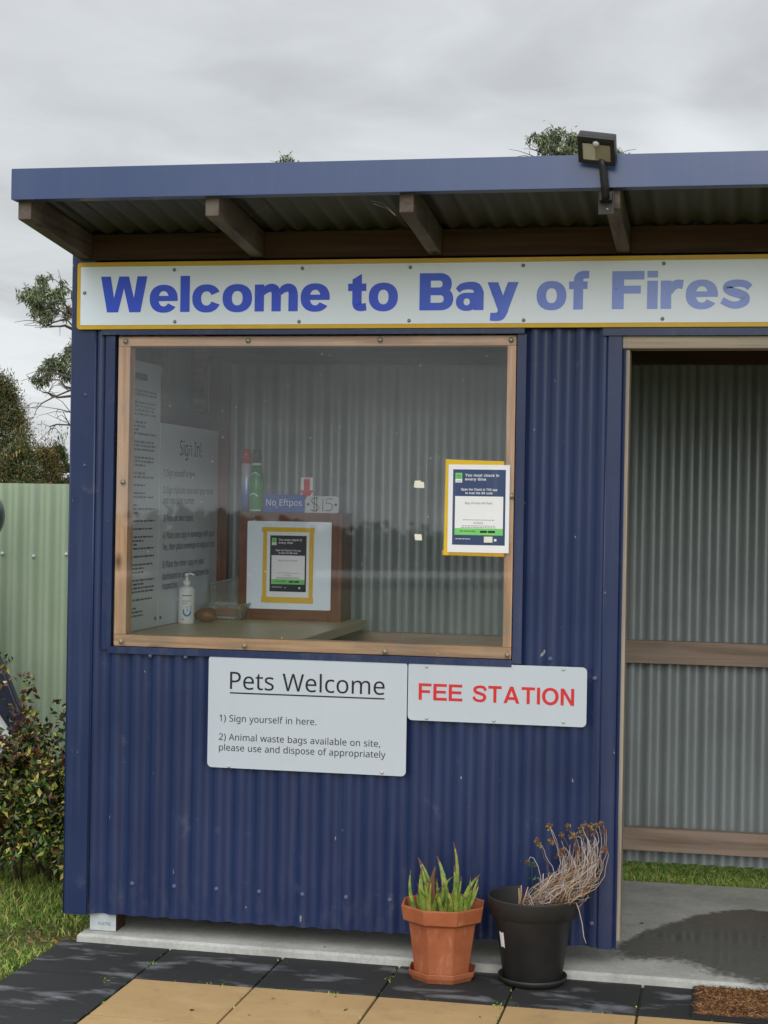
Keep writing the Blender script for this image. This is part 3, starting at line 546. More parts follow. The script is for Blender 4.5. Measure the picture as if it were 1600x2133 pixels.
w~630~346,243 336,276 328,308 321,335 316,357 313,357 308,335 302,307 294,275 284,242 207,1 127,1 9,431 82,431 141,201 153,154 163,109 169,73 172,73 178,97 185,128 193,160 201,188 277,431 354,431 428,188 440,149 451,109 457,74 460,74 466,108 477,153 489,201 549,431 621,431 502,1 419,1
x~424~170,220 22,430 102,430 213,268 322,430 402,430 253,220 410,0 330,0 213,172 94,0 14,0
y~409~1,430 76,430 169,185 184,144 196,105 205,68 209,68 224,121 245,186 333,430 409,430 224,-59 213,-85 201,-108 188,-130 173,-148 157,-164 138,-176 117,-185 94,-191 67,-192 34,-190 9,-186 9,-130 30,-133 56,-135 72,-134 86,-131 99,-126 110,-118 121,-110 130,-99 152,-59 174,-2
z~377~346,0 31,0 31,47 262,375 45,375 45,430 340,430 340,377 112,55 346,55"""
GLYPH_SIGN = r"""1~453~76,0 76,55 391,55 391,0/276,509 276,0 212,0 212,448 209,448 86,358 86,427 198,509
4~453~40,105 40,158 247,509 311,509 109,166 109,163 413,163 413,105/282,0 282,121 282,146 282,318 343,318 343,0
5~453~221,-7 192,-5 165,1 140,11 118,25 99,41 83,60 71,82 63,105 60,130 122,130 125,115 130,102 138,89 148,78 160,68 173,60 188,54 204,51 221,50 241,51 259,56 276,64 291,75 304,89 314,104 322,122 326,141 328,162 326,183 321,203 314,221 303,237 290,251 275,262 257,270 238,275 218,277 201,276 184,273 167,268 152,262 139,255 128,246 67,253 96,509 366,509 366,452 151,452 134,301 136,301 148,311 162,318 178,325 194,330 212,333 229,334 252,332 274,328 294,321 313,311 330,299 345,285 358,269 370,251 379,231 386,210 390,187 391,163 388,132 381,102 369,76 352,52 332,32 309,15 282,3 253,-4
6~453~226,-7 196,-4 168,3 142,15 119,31 100,51 84,74 73,101 66,130 64,162 65,187 71,212 80,239 93,268 112,302 137,340 252,509 322,509 151,261 145,261 165,288 196,307 208,311 221,313 235,314 265,312 291,305 316,295 337,280 355,262 370,240 380,215 387,187 389,157 387,127 379,98 368,73 352,50 333,30 310,14 284,3 257,-4/226,48 245,50 263,55 279,63 293,73 304,86 314,101 322,119 326,137 327,157 326,178 322,196 314,213 304,228 293,241 279,251 263,259 245,264 226,265 207,264 190,259 174,252 160,241 148,229 138,214 131,197 126,179 125,158 126,138 131,119 138,102 148,86 160,73 174,63 190,55 207,50
7~453~97,0 323,448 323,452 62,452 62,509 391,509 391,449 165,0
9~453~226,516 256,513 285,506 310,494 333,478 352,458 368,434 380,408 387,378 389,347 387,322 382,296 373,270 359,240 340,207 315,168 200,0 130,0 301,248 307,248 287,221 257,202 245,198 232,195 218,195 188,197 161,203 137,214 116,229 98,247 83,269 72,294 66,321 64,352 66,382 73,411 85,436 101,459 120,479 143,494 168,506 196,513/226,460 207,459 190,454 174,446 160,435 148,423 138,407 131,390 127,372 125,352 127,331 131,313 138,295 148,280 160,268 174,257 190,250 207,245 226,243 245,245 263,249 279,257 293,267 305,280 314,295 322,312 326,330 327,350 326,371 322,390 314,407 305,422 293,435 279,446 263,454 245,459
A~480~16,0 201,509 276,509 463,0 395,0 287,302 264,372 232,478 245,478 213,371 191,302 85,0/110,142 110,199 370,199 370,142
C~510~267,-7 225,-3 186,7 150,25 119,49 92,79 70,115 53,157 44,203 40,254 44,305 53,352 70,393 92,429 119,459 150,484 186,501 225,512 267,516 293,514 317,511 340,504 362,496 383,485 402,471 419,456 435,438 448,418 459,397 467,373 473,348 408,348 404,365 397,380 389,395 380,407 369,418 357,428 344,437 330,444 315,449 300,453 284,455 267,456 237,453 209,445 184,432 161,414 141,391 125,364 113,332 106,295 103,254 106,213 113,177 125,145 141,117 161,94 184,76 210,63 237,56 267,53 284,54 300,56 315,60 330,65 344,72 357,81 369,90 380,102 389,114 397,128 404,144 408,160 473,160 467,135 459,112 448,91 435,71 420,53 402,38 383,24 363,13 341,5 317,-2 293,-6
D~502~219,0 96,0 96,57 215,57 254,60 288,68 318,81 343,99 363,122 379,149 390,181 397,216 399,255 397,294 390,329 379,361 364,388 344,410 320,428 291,441 258,449 221,452 93,452 93,509 225,509 273,505 315,495 353,478 385,455 412,426 433,391 449,351 458,306 462,255 458,205 449,159 433,119 411,83 384,54 351,31 312,14 268,3/125,509 125,0 60,0 60,509
E~419~60,0 60,509 372,509 372,452 125,452 125,286 355,286 355,229 125,229 125,57 375,57 375,0
F~410~60,0 60,509 369,509 369,452 125,452 125,278 346,278 346,221 125,221 125,0
H~517~60,0 60,509 125,509 125,289 392,289 392,509 457,509 457,0 392,0 392,232 125,232 125,0
I~300~31,0 31,57 118,57 118,452 31,452 31,509 269,509 269,452 183,452 183,57 269,57 269,0
K~467~104,145 104,216 139,261 174,303 212,344 364,509 448,509 231,276 228,276/60,0 60,509 125,509 125,334 124,225 125,193 125,0/372,0 188,259 228,309 449,0
O~533~267,-7 225,-3 186,7 150,25 119,49 92,79 70,115 53,157 44,203 40,254 44,305 53,352 70,393 92,429 119,459 150,484 186,501 225,512 267,516 309,512 348,501 384,484 415,459 442,429 464,393 480,352 490,305 493,254 490,203 480,157 464,115 442,79 415,49 384,25 348,7 309,-3/267,53 296,55 324,63 349,76 372,94 392,116 408,144 420,176 428,213 430,254 428,295 420,332 408,365 392,392 372,415 349,433 324,446 296,453 267,456 237,453 210,445 184,433 161,415 142,392 125,364 113,332 106,295 103,254 106,213 113,176 125,144 142,117 161,94 184,76 210,63 237,55
P~445~60,0 60,509 235,509 272,506 305,499 332,487 356,471 375,452 390,430 400,404 407,377 409,348 407,318 400,291 390,265 375,243 356,223 332,207 305,195 272,188 235,186 109,186 109,242 233,242 257,244 279,248 297,256 312,266 324,279 333,294 339,310 343,328 344,348 343,367 339,385 333,402 324,416 312,428 297,439 279,446 257,451 232,452 125,452 125,0
Q~533~245,159 313,159 369,85 384,65 468,-48 401,-48 346,27 331,46/267,-7 225,-3 186,7 150,25 119,49 92,79 70,115 53,157 44,203 40,254 44,305 53,352 70,393 92,429 119,459 150,484 186,501 225,512 267,516 309,512 348,501 384,484 415,459 442,429 464,393 480,352 490,305 493,254 490,203 480,157 464,115 442,79 415,49 384,25 348,7 309,-3/267,53 296,55 324,63 349,76 372,94 392,116 408,144 420,176 428,213 430,254 428,295 420,332 408,365 392,392 372,415 349,433 324,446 296,453 267,456 237,453 210,445 184,433 161,415 142,392 125,364 113,332 106,295 103,254 106,213 113,176 125,144 142,117 161,94 184,76 210,63 237,55
R~449~60,0 60,509 236,509 273,506 305,500 333,489 356,473 376,455 390,433 401,408 407,381 409,352 407,323 401,296 390,271 376,250 356,232 333,217 305,206 273,200 236,198 96,198 96,255 234,255 258,256 280,260 298,267 313,276 325,287 334,300 340,316 344,333 345,352 344,371 340,389 334,405 325,419 313,430 298,440 279,446 258,451 233,452 125,452 125,0/353,0 230,229 303,229 428,0
S~447~224,-9 188,-7 156,-1 128,9 102,23 81,40 64,60 51,83 42,109 38,137 104,137 108,118 114,102 123,88 136,76 150,66 166,59 185,53 204,50 224,49 246,50 267,54 286,60 303,69 317,79 329,92 338,106 344,122 346,139 344,154 340,168 332,179 322,189 310,197 296,205 245,222 184,239 145,253 112,269 86,289 67,313 56,341 52,372 54,400 62,425 75,448 92,468 113,484 138,498 165,508 195,514 227,516 259,514 289,508 316,498 340,484 360,468 377,449 390,427 398,403 401,378 337,378 332,402 320,421 302,437 280,449 254,456 225,459 204,457 185,454 167,448 152,440 139,430 129,418 121,405 117,391 115,376 117,359 122,345 131,334 142,324 155,315 169,308 212,293 264,279 312,264 328,256 344,248 359,238 372,226 384,213 395,198 402,180 407,161 408,139 406,112 399,87 386,64 370,43 349,25 323,11 294,0 261,-7
T~449~32,452 32,509 417,509 417,452 257,452 257,0 193,0 193,452
V~480~204,0 16,509 84,509 192,206 215,137 248,31 235,31 267,138 290,206 395,509 463,509 278,0
Y~472~203,0 203,208 16,509 91,509 192,344 222,292 250,230 224,230 251,293 280,344 381,509 455,509 268,208 268,0
a~389~160,-9 137,-7 115,-3 94,5 76,15 60,29 48,45 38,63 32,84 30,108 32,128 36,146 43,161 53,174 64,184 78,193 92,200 108,206 125,211 178,220 234,227 265,235 276,255 276,257 275,272 272,285 267,297 260,307 251,315 240,322 227,327 212,330 196,331 178,330 163,327 149,322 118,301 100,274 41,291 51,313 64,331 79,346 95,358 114,368 133,375 153,380 173,383 194,384 239,379 255,375 271,369 286,360 300,350 312,336 322,320 330,301 335,278 337,251 337,0 277,0 277,52 272,52 252,25 242,16 229,8 215,1 199,-4 181,-7/170,45 192,47 211,51 228,59 242,68 254,80 263,93 270,108 274,122 276,138 276,190 259,182 231,176 200,171 175,168 134,159 122,153 112,147 103,139 97,130 93,118 92,105 93,93 96,82 102,72 109,64 119,57 130,52 142,48 156,46
c~396~207,-8 174,-5 144,3 117,16 93,35 72,58 56,85 44,116 37,150 34,187 37,225 44,260 56,291 72,318 93,341 117,360 144,374 174,382 207,384 226,384 243,381 260,377 276,371 291,364 305,356 318,346 330,335 340,322 349,308 356,293 362,277 303,262 290,289 270,311 242,325 207,330 184,328 163,321 145,310 130,296 118,278 108,258 102,236 98,212 96,187 98,163 102,139 108,117 118,97 130,80 145,66 163,55 184,49 207,46 243,52 271,66 292,89 304,117 363,102 357,86 350,70 341,56 331,43 319,32 306,21 292,12 277,5 261,-1 244,-5 226,-7
d~424~195,-8 165,-6 137,3 111,16 89,34 70,57 55,84 43,116 36,151 34,189 36,227 43,261 55,293 70,320 89,342 112,361 137,374 165,382 196,384 218,383 237,379 253,373 267,364 278,355 287,346 306,319 311,319 311,509 372,509 372,0 313,0 313,59 307,59 287,31 277,21 266,12 252,4 236,-3 217,-7/205,47 226,49 246,55 263,65 278,78 290,95 299,115 306,138 310,162 312,189 310,216 306,241 300,263 290,282 278,299 263,312 246,322 227,328 205,330 182,328 162,322 145,311 130,298 118,281 108,261 102,239 98,215 96,189 98,163 102,139 109,117 118,97 130,80 145,66 162,55 182,49
e~404~212,-8 177,-5 145,3 117,16 92,35 72,58 56,85 44,116 37,150 34,187 36,224 44,258 55,290 71,317 91,340 115,359 142,373 172,382 205,384 226,383 246,380 266,374 285,366 303,355 319,341 334,324 347,305 357,282 365,256 370,227 371,194 371,169 75,169 75,221 338,221 310,202 308,226 304,248 298,269 288,286 277,301 263,314 246,323 227,328 205,330 183,328 164,323 146,313 131,301 119,286 109,270 102,251 97,231 96,211 96,178 98,151 102,127 110,106 121,88 135,73 151,61 169,53 190,48 212,46 227,47 241,49 254,53 265,58 276,65 285,73 294,82 300,93 306,105 365,91 358,72 348,55 335,39 320,26 302,14 283,4 261,-3 237,-7
h~410~114,227 114,0 53,0 53,509 114,509 114,287 102,287 116,319 132,344 152,362 175,374 200,382 227,384 252,383 275,377 295,369 313,356 328,340 341,321 350,298 355,271 357,240 357,0 296,0 296,235 293,263 286,286 273,304 256,318 235,326 210,329 192,328 176,324 161,317 147,308 136,297 126,283 119,266 115,248
i~167~53,0 53,379 114,379 114,0/84,443 73,444 63,448 54,455 47,463 43,472 41,483 43,494 47,504 54,512 63,518 73,522 84,524 95,522 105,518 114,512 121,504 125,494 126,483 125,472 121,463 114,455 105,448 95,444
k~381~110,137 110,212 121,212 284,379 360,379 184,199 177,199/53,0 53,509 114,509 114,0/294,0 148,186 191,229 372,0
m~610~53,0 53,379 112,379 112,295 108,295 114,314 122,331 132,346 144,358 158,368 172,376 187,382 203,385 219,386 245,383 268,375 287,361 303,342 314,320 321,295 312,295 318,312 326,329 337,343 350,356 364,366 381,375 398,381 417,385 437,386 458,385 478,380 497,372 514,361 529,346 541,328 550,307 555,283 557,255 557,0 496,0 496,254 493,279 485,298 473,313 456,323 438,329 419,330 402,329 387,326 374,320 363,312 353,302 345,290 340,277 336,263 335,247 335,0 274,0 274,260 272,280 265,297 253,311 238,322 220,328 199,330 185,329 171,326 158,320 145,312 135,302 126,289 119,274 115,257 114,238 114,0
n~410~114,227 114,0 53,0 53,379 112,379 112,287 102,287 116,319 132,344 152,362 175,374 200,382 227,384 252,383 275,377 295,369 313,356 328,340 341,321 350,298 355,271 357,240 357,0 296,0 296,235 293,263 286,286 273,304 256,318 235,326 210,329 192,328 176,324 161,317 147,308 136,297 126,283 119,266 115,248
o~415~207,-8 174,-5 144,3 117,16 93,35 72,58 56,85 44,116 37,150 34,187 37,225 44,260 56,291 72,318 93,341 117,360 144,374 174,382 207,384 241,382 271,374 299,360 323,341 343,318 359,291 371,260 379,225 381,187 379,150 371,116 359,85 343,58 323,35 299,16 271,3 241,-5/207,46 231,49 252,55 270,66 285,80 298,97 307,117 314,139 318,163 319,187 318,212 314,236 307,258 298,278 285,296 270,310 252,321 231,328 207,330 184,328 163,321 145,310 130,296 118,278 108,258 102,236 98,212 96,187 98,163 102,139 108,117 118,97 130,80 145,66 163,55 184,49
p~424~53,-143 53,379 112,379 112,319 118,319 137,346 147,355 158,364 171,373 188,379 207,383 229,384 259,382 287,374 313,361 335,342 354,320 370,293 381,261 388,227 390,189 388,151 381,116 370,84 355,57 336,34 313,16 288,3 260,-6 229,-8 208,-7 189,-3 173,4 159,12 147,21 138,31 118,59 114,59 114,-143/220,47 242,49 262,55 279,66 294,80 306,97 316,117 323,139 327,163 328,189 327,215 323,239 316,261 307,281 295,298 280,311 262,322 243,328 220,330 198,328 178,322 161,312 147,299 134,282 125,263 118,241 114,216 113,189 114,162 118,138 125,115 135,95 147,78 162,65 179,55 198,49
r~259~53,0 53,379 112,379 112,321 115,321 124,339 137,354 152,367 171,377 191,383 213,385 229,384 243,384 243,322 230,324 207,326 190,324 174,321 159,315 146,306 135,296 126,284 119,269 115,254 114,237 114,0
s~365~182,-8 157,-7 133,-3 112,3 93,12 76,24 62,38 50,54 41,73 36,94 94,107 101,87 111,72 124,60 141,52 160,47 181,45 206,47 227,53 244,62 258,74 265,88 268,103 266,115 262,126 254,136 243,144 229,150 212,155 149,170 118,180 92,192 72,208 58,227 50,249 47,274 49,295 55,314 65,332 79,347 95,360 115,370 137,378 161,383 187,384 212,383 234,379 254,372 271,363 286,352 299,339 309,324 318,308 324,290 268,277 262,291 254,304 243,316 228,325 210,331 187,333 166,331 147,326 131,317 119,305 111,292 109,277 110,264 115,253 124,243 136,235 152,229 172,223 229,209 261,200 287,187 306,171 320,153 328,131 331,107 329,85 323,65 312,47 298,31 281,18 260,6 236,-2 210,-7
t~227~204,379 204,327 6,327 6,379/65,471 126,471 126,98 127,83 130,70 136,61 144,55 156,51 170,50 185,51 202,54 213,2 192,-3 168,-4 138,-1 113,7 92,21 77,41 68,64 65,93
u~410~182,-5 158,-3 135,2 115,11 97,23 82,39 69,59 60,82 54,109 53,139 53,379 114,379 114,144 116,117 124,94 137,75 154,61 175,53 200,50 218,51 234,55 249,62 263,71 274,83 283,97 290,113 295,132 296,153 296,379 357,379 357,0 298,0 298,92 307,92 294,60 277,35 257,17 234,5 209,-3
v~389~163,0 17,379 84,379 165,155 187,87 206,21 184,21 203,87 224,155 305,379 371,379 226,0
y~389~47,-139 61,-86 71,-87 104,-89 113,-86 122,-81 130,-74 138,-64 145,-51 151,-36 163,-1 17,379 84,379 165,155 187,87 206,21 184,21 202,87 224,155 305,379 371,379 204,-58 196,-77 187,-93 177,-107 165,-119 153,-128 139,-136 125,-141 109,-144 91,-145 65,-143"""

def _font(txt):
    d = {}
    for ln in txt.split('\n'):
        ch, adv, lo = ln.split('~')
        d[ch] = (int(adv)/1000, [[tuple(int(v)/1000 for v in p.split(',')) for p in q.split(' ')] for q in lo.split('/')])
    return d
FONTS = {'light': _font(GLYPH_LIGHT), 'sign': _font(GLYPH_SIGN)}
_gl, _txt = {}, {}
def _inside(p, lo):
    x, y = p; r = False
    for (x0, y0), (x1, y1) in zip(lo, lo[1:]+lo[:1]):
        if (y0 > y) != (y1 > y) and x < (x1-x0)*(y-y0)/(y1-y0)+x0: r = not r
    return r
def _fill(loops):
    cu = bpy.data.curves.new('t', 'CURVE'); cu.dimensions = '2D'; cu.fill_mode = 'FRONT'
    for lo in loops:
        sp = cu.splines.new('POLY'); sp.points.add(len(lo)-1); sp.use_cyclic_u = True
        for q, (x, y) in zip(sp.points, lo): q.co = (x, y, 0, 1)
    o = bpy.data.objects.new('t', cu); COL.objects.link(o)
    me = bpy.data.meshes.new_from_object(o.evaluated_get(bpy.context.evaluated_depsgraph_get()))
    vs = [tuple(v.co[:2]) for v in me.vertices]; fs = [tuple(p.vertices) for p in me.polygons]
    bpy.data.objects.remove(o); bpy.data.curves.remove(cu); bpy.data.meshes.remove(me); return vs, fs
def glyph(font, ch):
    """pieces of a letter: outer outlines, each with its own holes, filled one by one"""
    k = (font, ch)
    if k in _gl: return _gl[k]
    if font == 'black': pcs = [([tuple(p) for p in q], [tuple(range(len(q)))]) if not isinstance(q, dict) else (q['v'], q['f']) for q in BLACK[ch][1]]
    else:
        L = FONTS[font][ch][1]
        area = [sum(a[0]*b[1]-b[0]*a[1] for a, b in zip(lo, lo[1:]+lo[:1])) for lo in L]
        big = area[max(range(len(L)), key=lambda i: abs(area[i]))] > 0
        outer = [i for i in range(len(L)) if (area[i] > 0) == big]
        pcs = []
        for i in outer:
            hs = [L[q] for q in range(len(L)) if q not in outer and _inside(L[q][0], L[i])]
            pcs.append(_fill([L[i]]+hs))
    V, F, n = [], [], 0
    for li, (vs, fs) in enumerate(pcs):
        V += [(x, y, li) for x, y in vs]; F += [tuple(a+n for a in f) for f in fs]; n += len(vs)
    _gl[k] = (np.array(V, dtype=float), F); return _gl[k]
# heavy letters of the welcome board and the fee board, drawn from bars, rings and brush strips
def _rect(x0, y0, x1, y1): return [(x0, y0), (x1, y0), (x1, y1), (x0, y1)]
def _ring(cx, cy, rx, ry, ix, iy, a0=0, a1=360, n=40, e=2.25):
    v = []; f = []
    for i in range(n+1):
        t = math.radians(a0+(a1-a0)*i/n); c, q = math.cos(t), math.sin(t)
        k = 1/((abs(c)**e+abs(q)**e)**(1/e))
        v += [(cx+rx*c*k, cy+ry*q*k), (cx+ix*c*k, cy+iy*q*k)]
    for i in range(n): f.append((2*i, 2*i+2, 2*i+3, 2*i+1))
    return {'v': v, 'f': f}
def _strip(pts, w, n=8):
    P = [Vector((x, y, 0)) for x, y in pts]; W = list(w) if hasattr(w, '__len__') else [w]*len(P)
    Q, S = [], []
    for i in range(len(P)-1):
        p0, p1, p2, p3 = P[max(i-1, 0)], P[i], P[i+1], P[min(i+2, len(P)-1)]
        for k in range(n):
            t = k/n; Q.append(0.5*((2*p1)+(p2-p0)*t+(2*p0-5*p1+4*p2-p3)*t*t+(3*p1-p0-3*p2+p3)*t**3)); S.append(W[i]*(1-t)+W[i+1]*t)
    Q.append(P[-1]); S.append(W[-1]); v = []; f = []
    for i, q in enumerate(Q):
        d = (Q[min(i+1, len(Q)-1)]-Q[max(i-1, 0)]).normalized(); m_ = Vector((-d.y, d.x, 0))*S[i]/2
        v += [tuple((q+m_)[:2]), tuple((q-m_)[:2])]
    for i in range(len(Q)-1): f.append((2*i, 2*i+2, 2*i+3, 2*i+1))
    return {'v': v, 'f': f}
BLACK = {
 'W': (1000, [[(0, 716), (212, 716), (285, 285), (260, 0), (140, 0)], [(260, 0), (285, 285), (395, 716), (500, 716), (500, 478), (380, 0)],
              [(500, 478), (500, 716), (605, 716), (715, 285), (740, 0), (620, 0)], [(740, 0), (715, 285), (788, 716), (1000, 716), (860, 0)]]),
 'e': (600, [_ring(300, 265, 300, 278, 108, 152, -10, 325), _rect(95, 218, 596, 322)]),
 'l': (200, [_rect(0, 0, 200, 716)]),
 'i': (200, [_rect(0, 0, 200, 530), _rect(0, 590, 200, 716)]),
 'c': (585, [_ring(300, 265, 300, 278, 112, 140, 27, 335)]),
 'o': (620, [_ring(310, 265, 310, 278, 112, 142)]),
 'm': (900, [_rect(0, 0, 195, 530), _rect(352, 0, 547, 330), _rect(704, 0, 899, 330), _strip([(165, 350), (250, 435), (345, 462), (425, 425), (450, 320)], [90, 150, 163, 178, 195]), _strip([(515, 350), (600, 435), (697, 462), (777, 425), (802, 320)], [90, 150, 163, 178, 195])]),
 't': (390, [[(92, 130), (292, 130), (292, 716), (92, 610)], _rect(0, 385, 390, 530), _strip([(192, 180), (205, 105), (275, 68), (392, 80)], [200, 190, 150, 145])]),
 'f': (395, [_rect(92, 0, 292, 520), _rect(0, 385, 380, 530), _strip([(192, 480), (205, 592), (275, 650), (412, 658)], [200, 195, 155, 135])]),
 'B': (680, [_rect(0, 0, 225, 716), _rect(200, 572, 400, 716), _rect(200, 292, 410, 440), _rect(200, 0, 420, 146), _ring(395, 506, 250, 210, 66, 66, -90, 90), _ring(410, 219, 270, 219, 78, 73, -90, 90)]),
 'a': (570, [_ring(215, 160, 215, 174, 62, 66), _rect(352, 0, 552, 360), _rect(215, 255, 400, 334), _strip([(30, 375), (120, 448), (285, 470), (410, 435), (452, 330)], [105, 135, 145, 170, 200])]),
 'y': (615, [[(0, 530), (212, 530), (395, 60), (225, -30)], [(405, 530), (615, 530), (400, -50), (205, -60), (215, 20)], _strip([(335, 30), (300, -50), (262, -108), (180, -132), (60, -128)], [190, 190, 182, 160, 150])]),
 'F': (610, [_rect(0, 0, 225, 716), _rect(200, 556, 610, 716), _rect(200, 292, 545, 440)]),
 'r': (415, [_rect(0, 0, 200, 530), _strip([(165, 300), (225, 415), (310, 462), (418, 452)], [110, 165, 165, 168])]),
 's': (560, [_strip([(535, 385), (455, 448), (290, 470), (145, 435), (118, 370), (205, 312), (340, 272), (445, 215), (442, 128), (330, 70), (185, 72), (20, 152)], [128, 132, 135, 150, 165, 165, 165, 165, 155, 138, 132, 130])]),
}
_m = 140
SIGNB = {
 'F': (560, [_rect(0, 0, _m, 716), _rect(_m-5, 596, 560, 716), _rect(_m-5, 308, 500, 424)]),
 'E': (590, [_rect(0, 0, _m, 716), _rect(_m-5, 596, 590, 716), _rect(_m-5, 308, 550, 424), _rect(_m-5, 0, 600, 120)]),
 'S': (600, [_strip([(570, 500), (490, 625), (300, 660), (125, 610), (75, 520), (145, 425), (310, 372), (480, 310), (532, 205), (460, 90), (290, 55), (100, 110), (30, 225)], [125, 120, 115, 125, 138, 135, 130, 135, 140, 125, 115, 120, 125])]),
 'T': (600, [_rect(0, 596, 600, 716), _rect(230, 0, 370, 600)]),
 'A': (720, [[(0, 0), (150, 0), (425, 716), (285, 716)], [(720, 0), (566, 0), (290, 716), (432, 716)], _rect(170, 150, 550, 268)]),
 'I': (140, [_rect(0, 0, _m, 716)]),
 'O': (740, [_ring(370, 358, 370, 370, 222, 248, e=2.1)]),
 'N': (600, [_rect(0, 0, _m, 716), _rect(460, 0, 600, 716), [(0, 716), (150, 716), (600, 0), (450, 0)]]),
}
for k_, v_ in SIGNB.items():
    if k_ != 'F': BLACK[k_] = v_
BLACK['\u0192'] = SIGNB['F']      # the slimmer F of the fee board
BLACK['H'] = (100, [_rect(0, 0, 100, 716)])
def font_of(s, bold):
    if bold >= 0.04: return 'black'
    return 'sign' if bold > 0.001 and all(c in FONTS['sign'] or c == ' ' for c in s) else 'light'
def text_raw(s, bold=0.0, spacing=1.0):
    k = (s, bold)
    if k in _txt: return _txt[k]
    font = font_of(s, bold); b = 0 if font != 'sign' else bold
    layers = [(0, 0)] if b == 0 else [(0, 0), (b, b*.6), (-b, -b*.6), (b, -b*.6), (-b, b*.6)]
    V, F = [], []; x = 0; n = 0
    for ch in s:
        if ch == ' ': x += 0.25; continue
        vs, fs = glyph(font, ch); kk = 0.001 if font == 'black' else 1
        for li, (dx, dy) in enumerate(layers):
            V.append(np.column_stack([vs[:, 0]*kk+x+dx, vs[:, 1]*kk+dy, vs[:, 2]+li*3]))
            F += [tuple(a+n for a in f) for f in fs]; n += len(vs)
        x += (BLACK[ch][0]*kk+0.055*(1.6 if bold > .05 else 1)) if font == 'black' else FONTS[font][ch][0]+1.6*b
    _txt[k] = (np.concatenate(V), F); return _txt[k]
def capbox(s, bold=0.0):
    if font_of(s, bold) == 'black': return 0.0, 0.716
    v, _ = glyph(font_of(s, bold), 'H'); return v[:, 1].min(), v[:, 1].max()
def text_fit(mb, s, x0, x1, z0, z1, y, bold=0.0, mi=0, wall=None, spacing=1.0):
    """writes s between x0..x1 with baseline z0 and cap height z1; wall=X writes it on a wall facing +x"""
    vs, fs = text_raw(s, bold, spacing)
    a, b = vs[:, 0].min(), vs[:, 0].max(); c0, c1 = capbox(s, bold)
    X = x0+(vs[:, 0]-a)/(b-a)*(x1-x0); Z = z0+(vs[:, 1]-c0)/(c1-c0)*(z1-z0); D = vs[:, 2]*0.00002
    P_ = [(wall+e, q, w) for q, w, e in zip(X, Z, D)] if wall is not None else [(q, y-e, w) for q, w, e in zip(X, Z, D)]
    mb.add(P_, fs, mi)
def screw_mesh(r=0.006, hex_=False):
    b = MB(); n = 6 if hex_ else 12
    b.lathe([(r*1.5, 0), (r*1.5, 0.0015), (r, 0.002), (r, 0.005), (r*0.7, 0.0062)], 0, 0, n, 0, not hex_)
    me_o = b.build('screw', m_screw)
    me = me_o.data; me.transform(Matrix.Rotation(math.radians(90), 4, 'X'))
    bpy.data.objects.remove(me_o); return me
_scr = {}
def screw(x, y, z, parent, mat=None, r=0.006, face='-y', name='screw'):
    key = (mat.name if mat else 'z', r, face)
    if key not in _scr:
        me = screw_mesh(r); me.materials[0] = mat or m_screw
        if face == '+x': me.transform(Matrix.Rotation(math.radians(90), 4, 'Z'))
        _scr[key] = me
    o = bpy.data.objects.new(name, _scr[key]); COL.objects.link(o)
    o.location = Vector((x, y, z))-origin_of(parent); o.parent = parent; return o

def np_mesh(name, V, F, MI, mats, parent=None, smooth=False):
    me = bpy.data.meshes.new(name)
    V = np.asarray(V, dtype=np.float32)
    if parent: V = V-np.array(origin_of(parent), dtype=np.float32)
    F = np.asarray(F, dtype=np.int32)
    me.vertices.add(len(V)); me.vertices.foreach_set('co', V.ravel())
    me.loops.add(F.size); me.loops.foreach_set('vertex_index', F.ravel())
    me.polygons.add(len(F)); me.polygons.foreach_set('loop_start', np.arange(0, F.size, F.shape[1], dtype=np.int32))
    me.polygons.foreach_set('material_index', np.asarray(MI, dtype=np.int32))
    if smooth: me.polygons.foreach_set('use_smooth', np.ones(len(F), dtype=bool))
    for q in mats: me.materials.append(q)
    me.update(calc_edges=True); me.validate()
    o = bpy.data.objects.new(name, me); COL.objects.link(o)
    if parent: o.parent = parent
    return o
def unit(a): return a/np.maximum(np.linalg.norm(a, axis=1, keepdims=True), 1e-9)
def leaves(name, pos, dirs, length, width, mats, probs, parent=None, fold=0.25, curl=0.15, mi=None):
    """one folded, slightly curled leaf (4 triangles) at each position"""
    N = len(pos); d = unit(dirs)
    r = RNG.normal(size=(N, 3)); s = unit(np.cross(d, r)); n = np.cross(s, d)
    L = np.broadcast_to(length, (N,))[:, None]; W = np.broadcast_to(width, (N,))[:, None]
    mid = pos+d*L*0.5+n*L*curl*0.4; tip = pos+d*L-n*L*curl
    V = np.stack([pos, mid-s*W*0.5+n*W*fold, mid, mid+s*W*0.5+n*W*fold, tip], 1).reshape(-1, 3)
    b = np.arange(N)[:, None]*5
    F = np.concatenate([b+np.array([[0, 1, 2]]), b+np.array([[0, 2, 3]]), b+np.array([[1, 4, 2]]), b+np.array([[2, 4, 3]])], 0)
    if mi is None: mi = RNG.choice(len(mats), N, p=probs)
    return np_mesh(name, V, F, np.tile(mi, 4), mats, parent)

